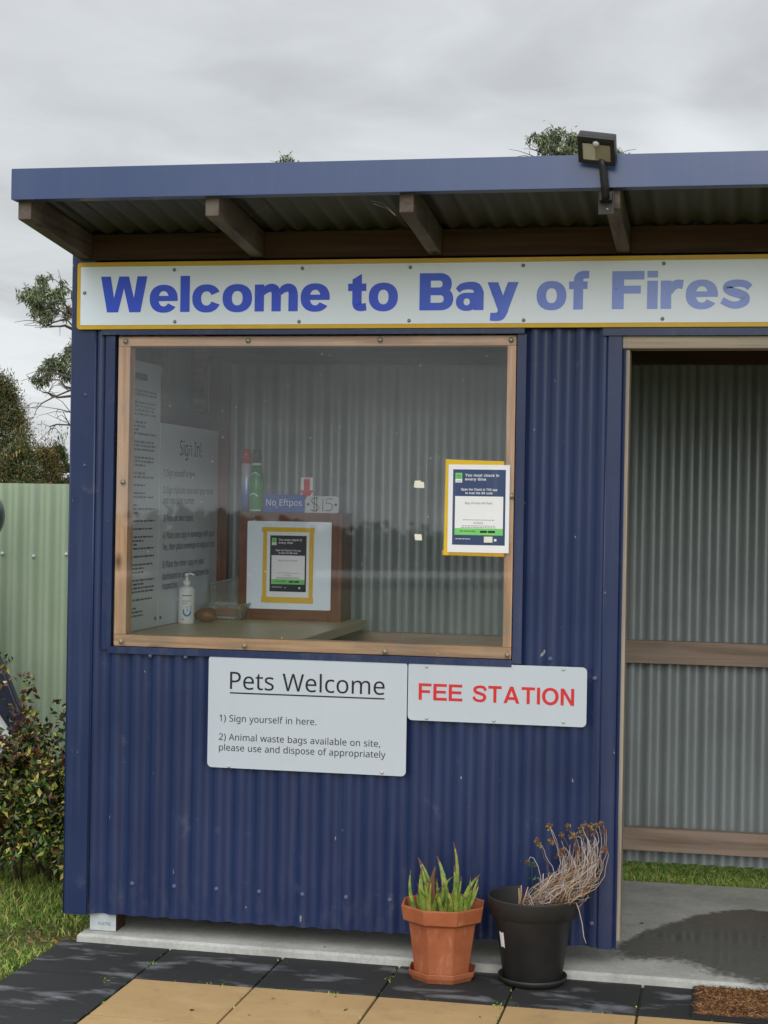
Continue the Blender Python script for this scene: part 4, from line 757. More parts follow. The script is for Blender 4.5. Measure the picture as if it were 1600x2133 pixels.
# ------------------------------------------------------------------ ground
ZG, ZS = -0.033, -0.006
def ground():
    M = MT('lawn_ground')
    a = M.noise(M.mapping((1, 1, 1)), 1.6, 6, 0.6); b = M.noise(M.mapping((1, 1, 1)), 30, 5, 0.65)
    c = M.ramp(a, [(0.3, lin(66, 84, 36)), (0.55, lin(86, 102, 44)), (0.72, lin(112, 104, 62))])
    c = M.mix(M.rng(b, 0.4, 0.7, 0, 0.55), c, lin(70, 62, 42))
    M.col(c); M.rough(0.95); M.set(Specular_IOR_Level=0.1); M.bump(b, 0.6, 0.02)
    n = 60; vs = []; fs = []
    ax = np.concatenate([-np.geomspace(900, 0.5, n//2), np.geomspace(0.5, 900, n//2)])
    for y in ax:
        for x in ax:
            h = ZG-0.022
            if abs(x) > 12 or abs(y) > 12: h -= 0.25*(1+math.sin(x*0.05)*math.cos(y*0.04))*min(1, (max(abs(x), abs(y))-12)/30)
            vs.append((x, y, h))
    k = len(ax)
    for j in range(k-1):
        for i in range(k-1): fs.append((j*k+i, j*k+i+1, (j+1)*k+i+1, (j+1)*k+i))
    o = MB().add(vs, fs).build('ground', M.m); tag(o, kind='structure')
    # pale gravel road and dark strip of far trees that face the hut (seen in the window)
    G = MT('pale_gravel'); g = G.noise(G.mapping(), 4, 6); G.col(G.ramp(g, [(0.3, lin(170, 166, 158)), (0.7, lin(205, 202, 196))])); G.rough(0.9)
    rb = MB(); V = []
    ctl = [(-90, -20), (-45, -30), (-30, -36), (-19, -44), (-10, -56), (0, -66), (25, -76), (80, -84)]
    for i, (x, y) in enumerate(ctl):
        a, c = ctl[max(i-1, 0)], ctl[min(i+1, len(ctl)-1)]; d = Vector((c[0]-a[0], c[1]-a[1], 0)).normalized(); n_ = Vector((-d.y, d.x, 0))
        w = 3.6+1.2*math.sin(i*2.1); p = Vector((x, y, 0.03)); V += [p+n_*w, p-n_*w]
    rb.add(V, [(2*i, 2*i+2, 2*i+3, 2*i+1) for i in range(len(ctl)-1)])
    tag(rb.build('road', G.m), kind='structure')
ground()

def paving():
    k = 1.0215; s = 0.4086; gx, gy = 0.405, -0.019
    dk, tn = MB(), MB(); gap = 0.004
    for i in range(-1, 7):
        for j in range(0, 9):
            dark = (i == -1 or j == 0)
            x0 = gx+s*i; y1 = gy-s*j
            dz = random.uniform(-0.0025, 0.0015)
            off = 0.0
            (dk if dark else tn).box(x0+gap, x0+s-gap, y1-s+gap, y1-gap, ZG-0.05+dz, ZG+dz, bev=0.004)
    M = MT('joint_grit'); a = M.noise(M.mapping(), 60, 4); M.col(M.ramp(a, [(0.3, lin(44, 38, 30)), (0.7, lin(78, 68, 52))])); M.rough(0.95)
    jb = MB(); jb.box(gx-s+0.006, gx+7*s-0.006, gy-9*s+0.006, gy-0.006, ZG-0.05, ZG-0.010)
    tag(dk.build('charcoal_paving', m_pdark), kind='structure')
    tag(tn.build('tan_paving', m_ptan), kind='structure')
    tag(jb.build('paving_bed', M.m), kind='structure')
paving()

def slab():
    b = MB()
    # uneven cast edge along the front
    fr = []
    for i in range(61):
        t = i/60; x = 0.055+t*(3.9-0.055)
        y = -0.043-(x-0.055)*0.0200+random.uniform(-0.0025, 0.0025)
        fr.append((x, y))
    pts = fr+[(3.9, 1.365), (0.10, 1.36)]
    n = len(pts); top = [(x+(0.006 if i == 0 else 0), y+(0.012 if i < 61 else 0), ZS) for i, (x, y) in enumerate(pts)]
    mid = [(x, y, ZS-0.008) for x, y in pts]; bot = [(x, y-0.002 if i < 61 else y, ZG-0.12) for i, (x, y) in enumerate(pts)]
    b.add(top+mid+bot, [tuple(range(n))]+[(i, (i+1) % n, (i+1) % n+n, i+n) for i in range(n)]+[(i+n, (i+1) % n+n, (i+1) % n+2*n, i+2*n) for i in range(n)])
    tag(b.build('concrete_floor', m_conc), kind='structure')
    up = [(1278, 1975), (1292, 1963), (1312, 1953), (1320, 1949), (1345, 1935), (1363, 1934), (1378, 1924), (1410, 1919), (1440, 1906), (1437, 1905), (1462, 1903), (1490, 1898), (1530, 1894), (1570, 1893), (1600, 1896), (1700, 1900)]
    lo = [(1700, 2068), (1640, 2060), (1600, 2056), (1560, 2051), (1540, 2042), (1505, 2034), (1462, 2028), (1461, 2019), (1440, 2009), (1400, 2002), (1350, 2001), (1300, 1999), (1284, 1993), (1274, 1985)]
    poly = []
    ring = [onZ(x, y, ZS+0.003) for x, y in up+lo]
    for i in range(len(ring)):
        a, c = ring[i], ring[(i+1) % len(ring)]
        for t in np.linspace(0, 1, 7)[:-1]:
            p = a+(c-a)*t
            if i < len(up)-1: p = p+np.array([random.uniform(-.004, .004), random.uniform(-.012, .012), 0])
            poly.append(tuple(p))
    P = np.array(poly)[:, :2]; lo_, hi_ = P.min(0)-.05, np.minimum(P.max(0)+.05, (2.9, 9))
    nx, ny = 190, 150
    gx_, gy_ = np.meshgrid(np.linspace(lo_[0], hi_[0], nx), np.linspace(lo_[1], hi_[1], ny)); Q = np.stack([gx_.ravel(), gy_.ravel()], 1)
    A, B = P, np.roll(P, -1, 0); dist = np.full(len(Q), 9.0); ins = np.zeros(len(Q), dtype=bool); near_front = np.zeros(len(Q), dtype=bool)
    for k in range(len(P)):
        ab = B[k]-A[k]; t = np.clip(((Q-A[k])@ab)/max(ab@ab, 1e-12), 0, 1); d = np.linalg.norm(Q-(A[k]+t[:, None]*ab), axis=1)
        m_ = d < dist; dist[m_] = d[m_]; near_front[m_] = A[k][1] < -.02 or k > len(P)*.56
        c = ((A[k][1] > Q[:, 1]) != (B[k][1] > Q[:, 1])) & (Q[:, 0] < ab[0]*(Q[:, 1]-A[k][1])/(ab[1] if abs(ab[1]) > 1e-9 else 1e-9)+A[k][0]); ins ^= c
    sd = np.where(ins, dist, -dist); soft = np.where(near_front, .075, .024); wet = sd/soft
    idx = np.arange(nx*ny).reshape(ny, nx); F = np.stack([idx[:-1, :-1], idx[:-1, 1:], idx[1:, 1:], idx[1:, :-1]], -1).reshape(-1, 4)
    F = F[(wet[F] > -.45).any(1)]
    used = np.unique(F); remap = np.full(nx*ny, -1); remap[used] = np.arange(len(used))
    o = np_mesh('water', np.column_stack([Q[used], np.full(len(used), ZS+.003)]), remap[F], np.zeros(len(F)), [m_wet])
    at = o.data.attributes.new('wet', 'FLOAT', 'POINT'); at.data.foreach_set('value', wet[used].astype(np.float32))
    tag(o, kind='structure')
slab()

# ------------------------------------------------------------------ the hut
HUT = thing('fee_hut', (1.8, 0.0, ZS), 'blue corrugated steel hut with skillion roof, window and open doorway', 'hut')
CREST = 1.175
YB = 1.5           # inside face of back wall
XR = 3.75
def hut():
    wb = MB()
    wb.corr(0.086, 1.945, 0.06, 1.000, 0.0, CREST, nz=2)            # below the window
    wb.corr(0.086, 0.150, 1.000, 2.37, 0.0, CREST)                  # left of it
    wb.corr(1.600, 1.945, 1.000, 2.37, 0.0, CREST, nz=2)            # pier between window and doorway
    wb.corr(0.150, 1.600, 2.12, 2.37, 0.0, CREST)
    wb.corr(1.945, 3.05, 2.12, 2.37, 0.0, CREST)
    wb.corr(3.05, XR, 0.06, 2.37, 0.0, CREST)
    wb.build('front_wall', m_blue, HUT)
    # folded corner flashing at the left
    fb = MB()
    fb.box(-0.010, 0.078, -0.0125, -0.0105, 0.055, 2.40)
    fb.box(-0.012, -0.010, -0.0125, 0.10, 0.055, 2.40)
    fb.tube([(0.080, -0.0095, 0.056), (0.080, -0.0095, 2.38)], 0.0055, 8)
    fb.tube([(-0.009, -0.0105, 0.056), (-0.009, -0.0105, 2.40)], 0.003, 8)
    fb.build('corner_flashing', m_blue_trim, HUT)
    db = MB()
    db.box(1.884, 1.930, -0.0125, -0.0105, 0.057, 2.118)
    db.box(1.9302, 1.932, -0.0125, 0.045, 0.057, 2.118)
    db.tube([(1.884, -0.010, 0.058), (1.884, -0.010, 2.118)], 0.0035, 8)
    db.build('doorway_flashing', m_blue_trim, HUT)
    hb = MB()
    hb.box(1.868, 3.06, -0.022, -0.013, 2.104, 2.135)
    hb.build('doorway_head_flashing', m_blue_trim, HUT)
    # side and back walls: sheets seen from inside
    sb = MB()
    sb.add(*_rot_corr(0.0, YB, 0.06, 2.42, -0.002)); sb.build('side_wall', m_zinc, HUT)
    sb = MB(); sb.add(*_rot_corr(0.105, YB, 0.06, 2.42, -0.0065)); sb.build('side_cladding', m_blue, HUT)
    sb = MB()
    sb.add(*_rot_corr(0.0, YB, 0.06, 2.42, XR)); sb.build('side_wall', m_zinc, HUT)
    sb = MB(); sb.add(*_rot_corr(0.0, YB, 0.06, 2.42, XR+0.0045)); sb.build('side_cladding', m_blue, HUT)
    bb = MB(); bb.corr(0.0, XR, 0.047, 2.30, YB+0.01, 1.2, nz=2); bb.build('back_wall', m_zinc, HUT)
    # rails on the inside of the back wall, studs, posts
    for z0, z1 in ((0.885, 0.979), (0.103, 0.197)):
        MB().box(0.05, XR-0.05, YB-0.046, YB-0.001, z0, z1, bev=0.003).build('wall_rail', m_railx, HUT)
    for x in (0.055, 1.82, 3.66):
        if x == 1.82: continue
        MB().box(x, x+0.09, YB-0.09, YB-0.047, ZS, 2.25, bev=0.003).build('wall_post', m_greyz if x > 1 else m_redwoodz, HUT)
    for y in (0.30, 0.80, 1.32):
        MB().box(0.010, 0.055, y, y+0.09, 0.25, 2.36, bev=0.003).build('wall_stud', m_railx, HUT)
    for z0 in (0.95, 1.85):
        MB().box(0.055, 0.096, 0.05, 1.40, z0-0.03, z0+0.055, bev=0.003).build('side_rail', m_beamx, HUT)
    # front framing seen in the doorway
    MB().box(1.9325, 1.957, 0.004, 0.094, 0.083, 2.060, bev=0.006).build('door_jamb', m_greyz, HUT)
    MB().box(1.9330, 3.05, -0.008, 0.082, 2.062, 2.1035, bev=0.004).build('door_head', m_greyx, HUT)
    MB().box(3.02, 3.05, 0.004, 0.094, 0.083, 2.060, bev=0.004).build('door_jamb', m_greyz, HUT)
    MB().box(1.60, 1.645, 0.012, 0.100, 0.08, 2.37, bev=0.003).build('wall_stud', m_railx, HUT)
    MB().box(0.16, 1.93, 0.0505, 0.095, 0.885, 0.975, bev=0.003).build('wall_rail', m_railx, HUT)
    # rafters, boards between them, top plate
    xs = [0.0385, 0.671, 1.297, 1.931, 2.56, 3.19, XR-0.04]
    zr = lambda y: 2.3775-0.100*y
    for x in xs:
        b = MB(); yf, yb = -0.556, YB+0.1
        w = 0.0225
        pts = [(yf, zr(yf)), (yb, zr(yb)), (yb, zr(yb)+0.09), (yf, zr(yf)+0.09)]
        b.prism(pts, x-w, x+w, 'x'); r = b.build('rafter', m_rafy, HUT)
        md = r.modifiers.new('b', 'BEVEL'); md.width = 0.003; md.segments = 2
    for i in range(len(xs)-1):
        MB().box(xs[i]+0.023, xs[i+1]-0.023, -0.018, 0.027, 2.376, 2.468, bev=0.003).build('blocking_board', m_beamx, HUT)
    MB().box(0.0, XR, 0.030, 0.118, 2.285, 2.372, bev=0.003).build('top_plate', m_beamx, HUT)
    MB().box(0.0, XR, YB-0.095, YB-0.003, 2.13, 2.222, bev=0.003).build('top_plate', m_beamx, HUT)
    # roof sheet, corrugations running front to back
    n = int((XR+0.06)/0.0774*10); vs = []; fs = []
    for y in (-0.552, YB+0.14):
        for i in range(n+1):
            x = 0.004+(XR+0.03)*i/n
            vs.append((x, y, zr(y)+0.099+0.0082*math.cos(2*math.pi*x/0.0774)))
    for i in range(n): fs.append((i, i+1, i+n+2, i+n+1))
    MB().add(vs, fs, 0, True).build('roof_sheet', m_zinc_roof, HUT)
    # fascia: folded channel
    fz0, fz1 = 2.492, 2.592; y = -0.585
    b = MB()
    b.prism([(y, fz0), (y+0.045, fz0-0.001), (y+0.045, fz0+0.001), (y+0.002, fz0+0.002), (y+0.002, fz1-0.002), (y+0.03, fz1-0.002), (y+0.03, fz1), (y, fz1)], 0.006, XR+0.05, 'x')
    b.box(0.004, 0.006, y, YB+0.14, fz0+0.001, fz1-0.001)
    o = b.build('fascia', m_fascia, HUT)
    md = o.modifiers.new('b', 'BEVEL'); md.width = 0.0012; md.segments = 2
    # stump under the corner
    s = MB().box(0.081, 0.177, 0.020, 0.115, ZS, 0.085, bev=0.002, mi=0)
    s.box(0.0805, 0.1775, 0.0165, 0.0198, ZS+0.002, 0.085, mi=1)
    st = s.build('corner_post', [m_beamx, m_galv], HUT)
    tb = MB(); text_fit(tb, 'GVETRE', 0.112, 0.158, 0.015, 0.0255, 0.0160, 0)
    tb.build('stamped_mark', m_grey_ink, st)
    # screws of the wall sheets
    for k in range(0, 22):
        x = 0.246+0.1548*k*1.0
        if x < 1.93: screw(x, -0.0085, 0.175, HUT, m_screw_blue, 0.0055)
    for x, z in ((0.30, 0.983), (0.43, 0.983), (1.86, 0.96), (1.863, 0.14), (1.71, 1.02)):
        screw(x, -0.0115, z, HUT, m_screw_blue, 0.0055)
    screw(0.045, -0.0126, 1.90, HUT, m_screw_blue, 0.004); screw(0.045, -0.0126, 1.65, HUT, m_screw_blue, 0.004)

def _rot_corr(y0, y1, z0, z1, x):
    n = int((y1-y0)/0.0774*12); vs = []; fs = []
    for z in (z0, z1):
        for i in range(n+1):
            y = y0+(y1-y0)*i/n; vs.append((x+0.0082*math.cos(2*math.pi*y/0.0774), y, z))
    for i in range(n): fs.append((i, i+1, i+n+2, i+n+1))
    return vs, fs, 0, True
hut()

def window():
    X0, X1, Z0, Z1 = 0.160, 1.576, 1.013, 2.108
    w = MB().box(X0-0.001, X1+0.001, 0.052, 0.0525, Z0, Z0+0.001)
    W = bpy.data.objects.new('window', None); COL.objects.link(W); W.parent = HUT
    W.location = Vector(((X0+X1)/2, 0, Z0))-HUT.location
    t = 0.050
    MB().box(X0, X1, 0.001, 0.060, Z1-t+0.016, Z1, bev=0.003).build('frame_head', m_winx, W)
    MB().box(X0, X1, 0.001, 0.060, Z0, Z0+0.040, bev=0.003).build('frame_sill', m_winx, W)
    MB().box(X0, X0+0.043, 0.001, 0.060, Z0+0.0405, Z1-t+0.0155, bev=0.003).build('frame_side', m_winz, W)
    MB().box(X1-0.030, X1, 0.001, 0.060, Z0+0.0405, Z1-t+0.0155, bev=0.003).build('frame_side', m_winz, W)
    # acrylic sheet screwed over the timber, leaning back a little
    pb = MB(); y0, y1 = -0.0065, -0.0115
    lean = 0.010
    pb.prism([(-0.0150, Z0+0.004), (-0.0045, Z1-0.003), (-0.0015, Z1-0.003), (-0.0120, Z0+0.004)], X0+0.004, X1-0.004, 'x')
    pb.build('window_pane', m_pane, W)
    # flashings round the opening
    b = MB()
    b.box(0.105, 1.606, -0.026, -0.0125, 2.112, 2.129)                # head
    b.build('head_flashing', m_blue_trim, W)
    b = MB(); b.box(0.143, 1.580, -0.0163, 0.02, 1.0095, 1.0113); b.box(0.143, 1.580, -0.0185, -0.0165, 0.988, 1.0115); b.build('sill_flashing', m_blue_trim, W)
    b = MB(); b.box(0.118, 0.150, -0.0125, -0.0105, 1.0, 2.110); b.box(0.150, 0.152, -0.0125, 0.03, 1.0, 2.110); b.build('side_flashing', m_blue_trim, W)
    b = MB(); b.box(1.583, 1.612, -0.0125, -0.0105, 1.0, 2.110); b.box(1.581, 1.583, -0.0125, 0.03, 0.99, 2.110); b.build('side_flashing', m_blue_trim, W)
    for x, y in ((262, 711), (517, 709), (792, 708), (1065, 708), (252, 1336), (509, 1345), (802, 1357), (1057, 1364), (256, 1004), (1066, 1033)):
        yy_ = -0.0150+0.0105*(onY(x, y, -0.009)[2]-Z0)/(Z1-Z0); p = onY(x, y, yy_); screw(p[0], yy_-0.0002, p[2], W, m_screw_dark, 0.0062)
    return W
WIN = window()

# ------------------------------------------------------------------ signs on the front
def welcome_sign():
    x1 = 2.452
    S = thing('welcome_sign', (1.2, -0.03, 2.13), 'long white board with yellow border and blue Welcome to Bay of Fires lettering', 'sign')
    b = MB(); b.plate(0.014, x1, 2.131, 2.367, -0.0305, 0.004, 0.012); b.build('border', m_yellow, S)
    b = MB(); b.plate(0.028, x1-0.014, 2.1455, 2.351, -0.0325, 0.0016, 0.004); b.build('panel', m_white, S)
    y = -0.0334
    zb, zt = 2.190, 2.316
    for w_, a, c in (('Welcome', 210, 687), ('to', 725, 829), ('Bay', 874, 1080), ('of', 1118, 1227), ('Fires', 1275, 1567)):
        L = MB(); text_fit(L, w_, onY(a, 615, y)[0], onY(c, 615, y)[0], zb, zt, y, 0.045)
        o = L.build('lettering', m_letter); o.parent = S; o.location = -Vector(S.location)
    for x, yy in ((363, 562), (630, 559), (855, 557), (1090, 553), (1383, 549), (364, 670), (623, 670), (852, 668), (1091, 667), (1380, 664), (176, 610)):
        p = onY(x, yy, -0.034); screw(p[0], -0.0326, p[2], S, m_screw, 0.0042)
welcome_sign()

def pets_sign():
    S = thing('pets_sign', (0.87, -0.02, 0.60), 'white Pets Welcome notice board below the window', 'sign')
    y = -0.0165
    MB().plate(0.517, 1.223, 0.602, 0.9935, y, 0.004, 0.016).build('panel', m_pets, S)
    yt = y-0.0008
    def fit(s, a, c, py, cap, bold=0.0, ul=False):
        b = MB(); p = onY(a, py, yt); q = onY(c, py+(c-a)*0.0345, yt); text_fit(b, s, p[0], q[0], p[2], p[2]+cap, yt, bold)
        if ul:
            p = onY(479, 1442, yt); q = onY(801, 1453, yt); b.box(p[0], q[0], yt-0.0003, yt, p[2]-0.004, p[2]+0.0005)
        b.build('lettering', m_black_ink, S)
    fit('Pets Welcome', 479, 801, 1435, 0.060, 0, True)
    fit('1) Sign yourself in here.', 457, 659, 1502, 0.0225, -0.012)
    fit('2) Animal waste bags available on site,', 456, 792, 1541, 0.0225, -0.012)
    fit('please use and dispose of appropriately', 456, 803, 1563, 0.0225, -0.012)
    for x, yy in ((477, 1596), (796, 1609)):
        p = onY(x, yy, y); screw(p[0], y, p[2], S, m_galv, 0.004)
pets_sign()

def fee_sign():
    S = thing('fee_station_sign', (1.53, -0.02, 0.79), 'white rounded board reading FEE STATION in red', 'sign')
    y = -0.0165
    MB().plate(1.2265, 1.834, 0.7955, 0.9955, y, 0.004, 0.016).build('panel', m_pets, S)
    b = MB(); yt = y-0.0008
    p = onY(872, 1457, yt); q = onY(963, 1462, yt); text_fit(b, '\u0192EE', p[0], q[0], p[2]-0.001, p[2]+0.0555, yt, 0.06); b.build('lettering', m_red_ink, S); b = MB()
    p2 = onY(984, 1461, yt); q = onY(1196, 1466, yt); text_fit(b, 'STATION', p2[0], q[0], p[2]-0.001, p[2]+0.0555, yt, 0.06)
    b.build('lettering', m_red_ink, S)
    for x, yy in ((889, 1388), (1174, 1394), (889, 1496), (1029, 1501), (1174, 1504)):
        p = onY(x, yy, y); screw(p[0], y, p[2], S, m_galv, 0.004)
fee_sign()

# ------------------------------------------------------------------ check-in posters
def poster(x0, z0, w, h, y, label, dark, tape, parent_loc, navy):
    S = thing('check_in_poster', (x0+w/2, y, z0), label, 'poster')
    MB().box(x0, x0+w, y-0.0006, y, z0, z0+h).build('sheet', m_paper, S)
    X = lambda u: x0+u*w
    Z = lambda v: z0+(1-v)*h
    yy = y-0.0010
    MB().box(X(.075), X(.935), yy, yy+0.0003, Z(.915), Z(.055)).build('navy_field', navy, S)
    y2 = yy-0.0003
    MB().box(X(.115), X(.90), y2, y2+0.0002, Z(.80), Z(.36)).build('white_box', m_paper, S)
    MB().box(X(.114), X(.901), y2-0.0002, y2+0.0002, Z(.801), Z(.725)).build('green_band', m_lime, S)
    bd = MB(); bd.box(X(.115), X(.225), y2, y2+0.0002, Z(.165), Z(.095)); bd.box(X(.115), X(.225), y2, y2+0.0002, Z(.205), Z(.165), mi=1)
    bd.build('badge', [m_lime, m_paper], S)
    t = MB(); y3 = y2-0.0004
    def T(s, u0, u1, v, cap, bold=0.0, mi=0):
        q = MB(); text_fit(q, s, X(u0), X(u1), Z(v), Z(v)+cap*h, y3, bold); q.build('lettering', [m_paper, m_black_ink, m_grey_ink][mi], S)
    T('KEEP', .135, .205, .135, .018, 0, 1); T('SAFE', .135, .205, .158, .014, 0, 1); T('COVID', .13, .21, .197, .016, 0, 1)
    T('You must check in', .275, .825, .135, .030, .016); T('every time', .275, .615, .180, .030, .016)
    T('Open the Check in TAS app', .21, .80, .295, .026, .016); T('to scan the QR code', .28, .725, .335, .026, .016)
    T('Bay of Fires RV Park', .28, .725, .45, .024, 0, 1)
    T('415976', .42, .575, .675, .020, 0, 1)
    for v, a, c in ((.632, .25, .76), (.700, .24, .77), (.718, .22, .79)):
        u = a
        while u < c:
            l = random.uniform(.02, .05); t.box(X(u), X(min(u+l, c)), y3, y3+0.0001, Z(v), Z(v)+0.0018, mi=2); u += l+.012
    u = .20
    while u < .46:
        l = random.uniform(.03, .07); t.box(X(u), X(min(u+l, .46)), y3, y3+0.0001, Z(.762), Z(.762)+0.0026, mi=1); u += l+.012
    for a in (.53, .66): t.box(X(a), X(a+.115), y3, y3+0.0001, Z(.775), Z(.750), mi=1)
    u = .13
    while u < .37:
        l = random.uniform(.03, .06); t.box(X(u), X(min(u+l, .37)), y3, y3+0.0001, Z(.85), Z(.85)+0.002, mi=0); u += l+.01
    t.box(X(.76), X(.80), y3, y3+0.0001, Z(.868), Z(.842), mi=0)
    t.build('small_print', [m_paper, m_black_ink, m_grey_ink], S)
    for i, q in enumerate(tape):
        tb = MB(); pts = [(a, c) for a, c in q]
        tb.prism(pts, y+0.0002+0.0004*i, y+0.0005+0.0004*i, 'y'); tb.build('tape_strip', m_tape, S)
    return S
def tapes():
    def q(*a): return [tuple(onY(x, y, -0.011)[[0, 2]]) for x, y in a]
    return [q((928, 963), (935, 957), (1051, 961), (1050, 971), (935, 970)),
            q((929, 956), (940, 957), (934, 1157), (924, 1156)),
            q((921, 1146), (930, 1145), (1050, 1150), (1050, 1160), (922, 1156))]
p = onY(931, 1148, -0.0065)
poster(1.3535, 1.3715, 0.2095, 0.2975, -0.0125, 'check-in poster edged with yellow tape, stuck outside on the window glass at its right side', False, tapes(), None, m_navy)

def bits_on_glass():
    for (x0, y0, x1, y1), y, lab in (((863, 1001, 876, 1015), -0.0112, 'small cream tape scrap on the glass, the upper one half covered by another scrap'),
                                     ((865, 1004, 884, 1016), -0.0118, 'small cream tape scrap on the glass lying over another scrap'),
                                     ((864, 1113, 879, 1125), -0.0118, 'lone small cream tape scrap low on the middle of the glass'),
                                     ((1008, 1118, 1026, 1130), -0.0148, 'small cream tape scrap stuck on the bottom of the taped check-in poster')):
        a = onY(x0, y1, y); c = onY(x1, y0, y); b = MB()
        s = random.uniform(-.002, .002)
        b.prism([(a[0]-s, a[2]), (c[0]-s*0.5, a[2]+s*0.3), (c[0]+s, c[2]), (a[0]+s, c[2]-s*0.4)], y-0.0004, y, 'y')
        o = b.build('tape_scrap', m_sticker); rebase(o, ((a[0]+c[0])/2, y, a[2])); tag(o, lab, 'tape', 'tape scraps on the window')
bits_on_glass()

# ------------------------------------------------------------------ inside the hut
ZD = 1.035
def inside():
    c = MB(); c.box(0.0, 0.775, 0.064, YB-0.05, ZD-0.035, ZD, bev=0.003)
    # keep clear of boards on the left wall
    o = MB().box(0.099, 0.775, 0.064, YB-0.092, ZD-0.036, ZD, bev=0.004).build('counter_shelf', m_counter)
    rebase(o, (0.43, 0.7, ZD-0.036)); tag(o, 'olive counter shelf behind the window', 'counter')
    # boards on the left wall
    XB = 0.0975
    def board(name, y0, y1, z0, z1, label):
        S = thing(name, (XB, (y0+y1)/2, z0), label, 'sign')
        b = MB(); b.prism([(y0, z0), (y1, z0), (y1, z1), (y0, z1)], XB, XB+0.004, 'x'); b.build('panel', m_white, S); return S
    A = onX(334.5, 880, XB+.004); B = onX(457, 905, XB+.004)
    S = board('sign_in_board', A[1]+0.002, B[1], 1.037, A[2], 'white Sign In! instruction board on the inside wall, seen through the window')
    xw = XB+0.0048
    def L(s, x0, x1, y, cap, bold=0.0):
        t = MB(); p = onX(x0, y, xw); q = onX(x1, y+(x1-x0)*0.03, xw); text_fit(t, s, p[1], q[1], p[2], p[2]+cap, None, bold, 0, xw); t.build('lettering', m_black_ink, S)
    L('Sign In!', 375, 419, 948, 0.060, -.005)
    for s, x0, x1, y in (('1) Sign yourself in here.', 341, 407, 991), ('2) Sign triplicate book with your name', 340, 444, 1027),
                         ('and rego plate number.', 340, 406, 1049), ('3) Remove two copies.', 340, 403, 1086),
                         ('4) Place one copy in envelope with park', 339, 447, 1122), ('fee, then place envelope in deposit slot.', 339, 448, 1146),
                         ('5) Place the other copy on your', 338, 425, 1183), ('dashboard or under windscreen for', 338, 435, 1208), ('inspection.', 338, 370, 1228)):
        L(s, x0, x1, y, 0.026, -.004)
    for y, z in ((A[1]+.03, 1.07), (B[1]-.03, A[2]-.03)): screw(XB+.004, y, z, S, m_screw, 0.005, '+x')
    y1 = A[1]-0.003
    S = board('rules_board', 0.068, y1, 1.037, 2.055, 'tall white board of small print at the far left inside the window')
    t = MB(); z = 1.985
    t.box(xw, xw+0.0001, 0.30, y1-0.16, 1.985, 2.010)
    z = 1.94
    while z > 1.08:
        for _ in range(random.choice((1, 2, 2, 3, 4))):
            y = 0.10; ye = y1-0.05-random.choice((0, 0, .02, .12, .2))
            while y < ye:
                l = random.uniform(.015, .05); t.box(xw, xw+0.0001, y, min(y+l, ye), z, z+0.0065); y += l+.008
            z -= 0.0145
            if z < 1.08: break
        z -= 0.016
    t.build('small_print', m_grey_ink, S)
    screw(XB+.004, y1-.03, 1.07, S, m_screw, 0.005, '+x')
    # timber fee box with white door panel
    bx0, bx1, by, bz1 = 0.262, 0.708, 1.20, 1.488
    F = thing('fee_box', ((bx0+bx1)/2, by, ZD), 'red brown timber box with a white panel front, standing on the counter', 'box')
    fr = 0.055
    b = MB(); b.box(bx0, bx1, by+0.012, YB-0.10, ZD, bz1, bev=0.004); b.build('carcass', m_redwoodz, F)
    b = MB()
    b.box(bx0, bx0+fr, by, by+0.0115, ZD, bz1, bev=0.003); b.build('frame_side', m_redwoodz, F); b = MB(); b.box(bx1-fr, bx1, by, by+0.0115, ZD, bz1, bev=0.003); b.build('frame_side', m_redwoodz, F)
    b = MB()
    b.box(bx0+fr+.0005, bx1-fr-.0005, by, by+0.0115, ZD, ZD+0.06, bev=0.003); b.build('frame_rail', m_redwood, F); b = MB(); b.box(bx0+fr+.0005, bx1-fr-.0005, by, by+0.0115, bz1-0.05, bz1, bev=0.003); b.build('frame_rail', m_redwood, F)
    wy = by-0.004
    P0 = onY(513, 1263, wy); P1 = onY(691, 1090, wy)
    b = MB(); b.plate(P0[0], P1[0], P0[2]-0.008, P1[2]+0.004, wy, 0.0035, 0.006); b.build('door_panel', m_white, F)
    a = onY(558, 1241, wy); c = onY(644, 1113, wy)
    ww, hh = (c[0]-a[0])*1.05, c[2]-a[2]+0.012
    ax, az = a[0]-0.006, a[2]-0.004
    T = 0.019
    tp = [[(ax-T, az-0.012), (ax+0.002, az-0.012), (ax+0.004, az+hh+T), (ax-T+0.002, az+hh+T)],
          [(ax+ww-0.002, az-0.02), (ax+ww+T-0.003, az-0.02), (ax+ww+T, az+hh+T), (ax+ww, az+hh+T)],
          [(ax-T-0.004, az-0.024), (ax+ww+T, az-0.024), (ax+ww+T, az+0.002), (ax-T-.004, az+0.002)],
          [(ax-T-0.004, az+hh-0.002), (ax+ww+T+.002, az+hh-0.002), (ax+ww+T+.002, az+hh+T), (ax-T-.004, az+hh+T)]]
    poster(ax, az, ww, hh, wy-0.0032, 'check-in poster edged with yellow tape, stuck on the white front of the timber box', True, tp, None, m_navy_dark)
    # things on top of the box
    yT = by+0.03; zt = bz1+0.0005
    def P_(x, y, Y=yT): return onY(x, y, Y)
    # blue spray can
    cx = P_(513, 1050, yT+0.03)[0]; r = 0.0235; h = P_(508, 967, yT+0.03)[2]-zt
    C = thing('spray_can', (cx, yT+0.03, zt), 'blue and white spray can with a red cap, on the timber box', 'spray can')
    MB().lathe([(r*.94, zt), (r, zt+.004), (r, zt+h), (r*.8, zt+h+.006)], cx, yT+.03, 24).build('can_body', mat_canblue(zt, h, C), C)
    MB().lathe([(r*.86, zt+h+.004), (r*.84, zt+h+.035), (r*.62, zt+h+.062), (r*.3, zt+h+.066)], cx, yT+.03, 20).build('cap', m_red_ink, C)
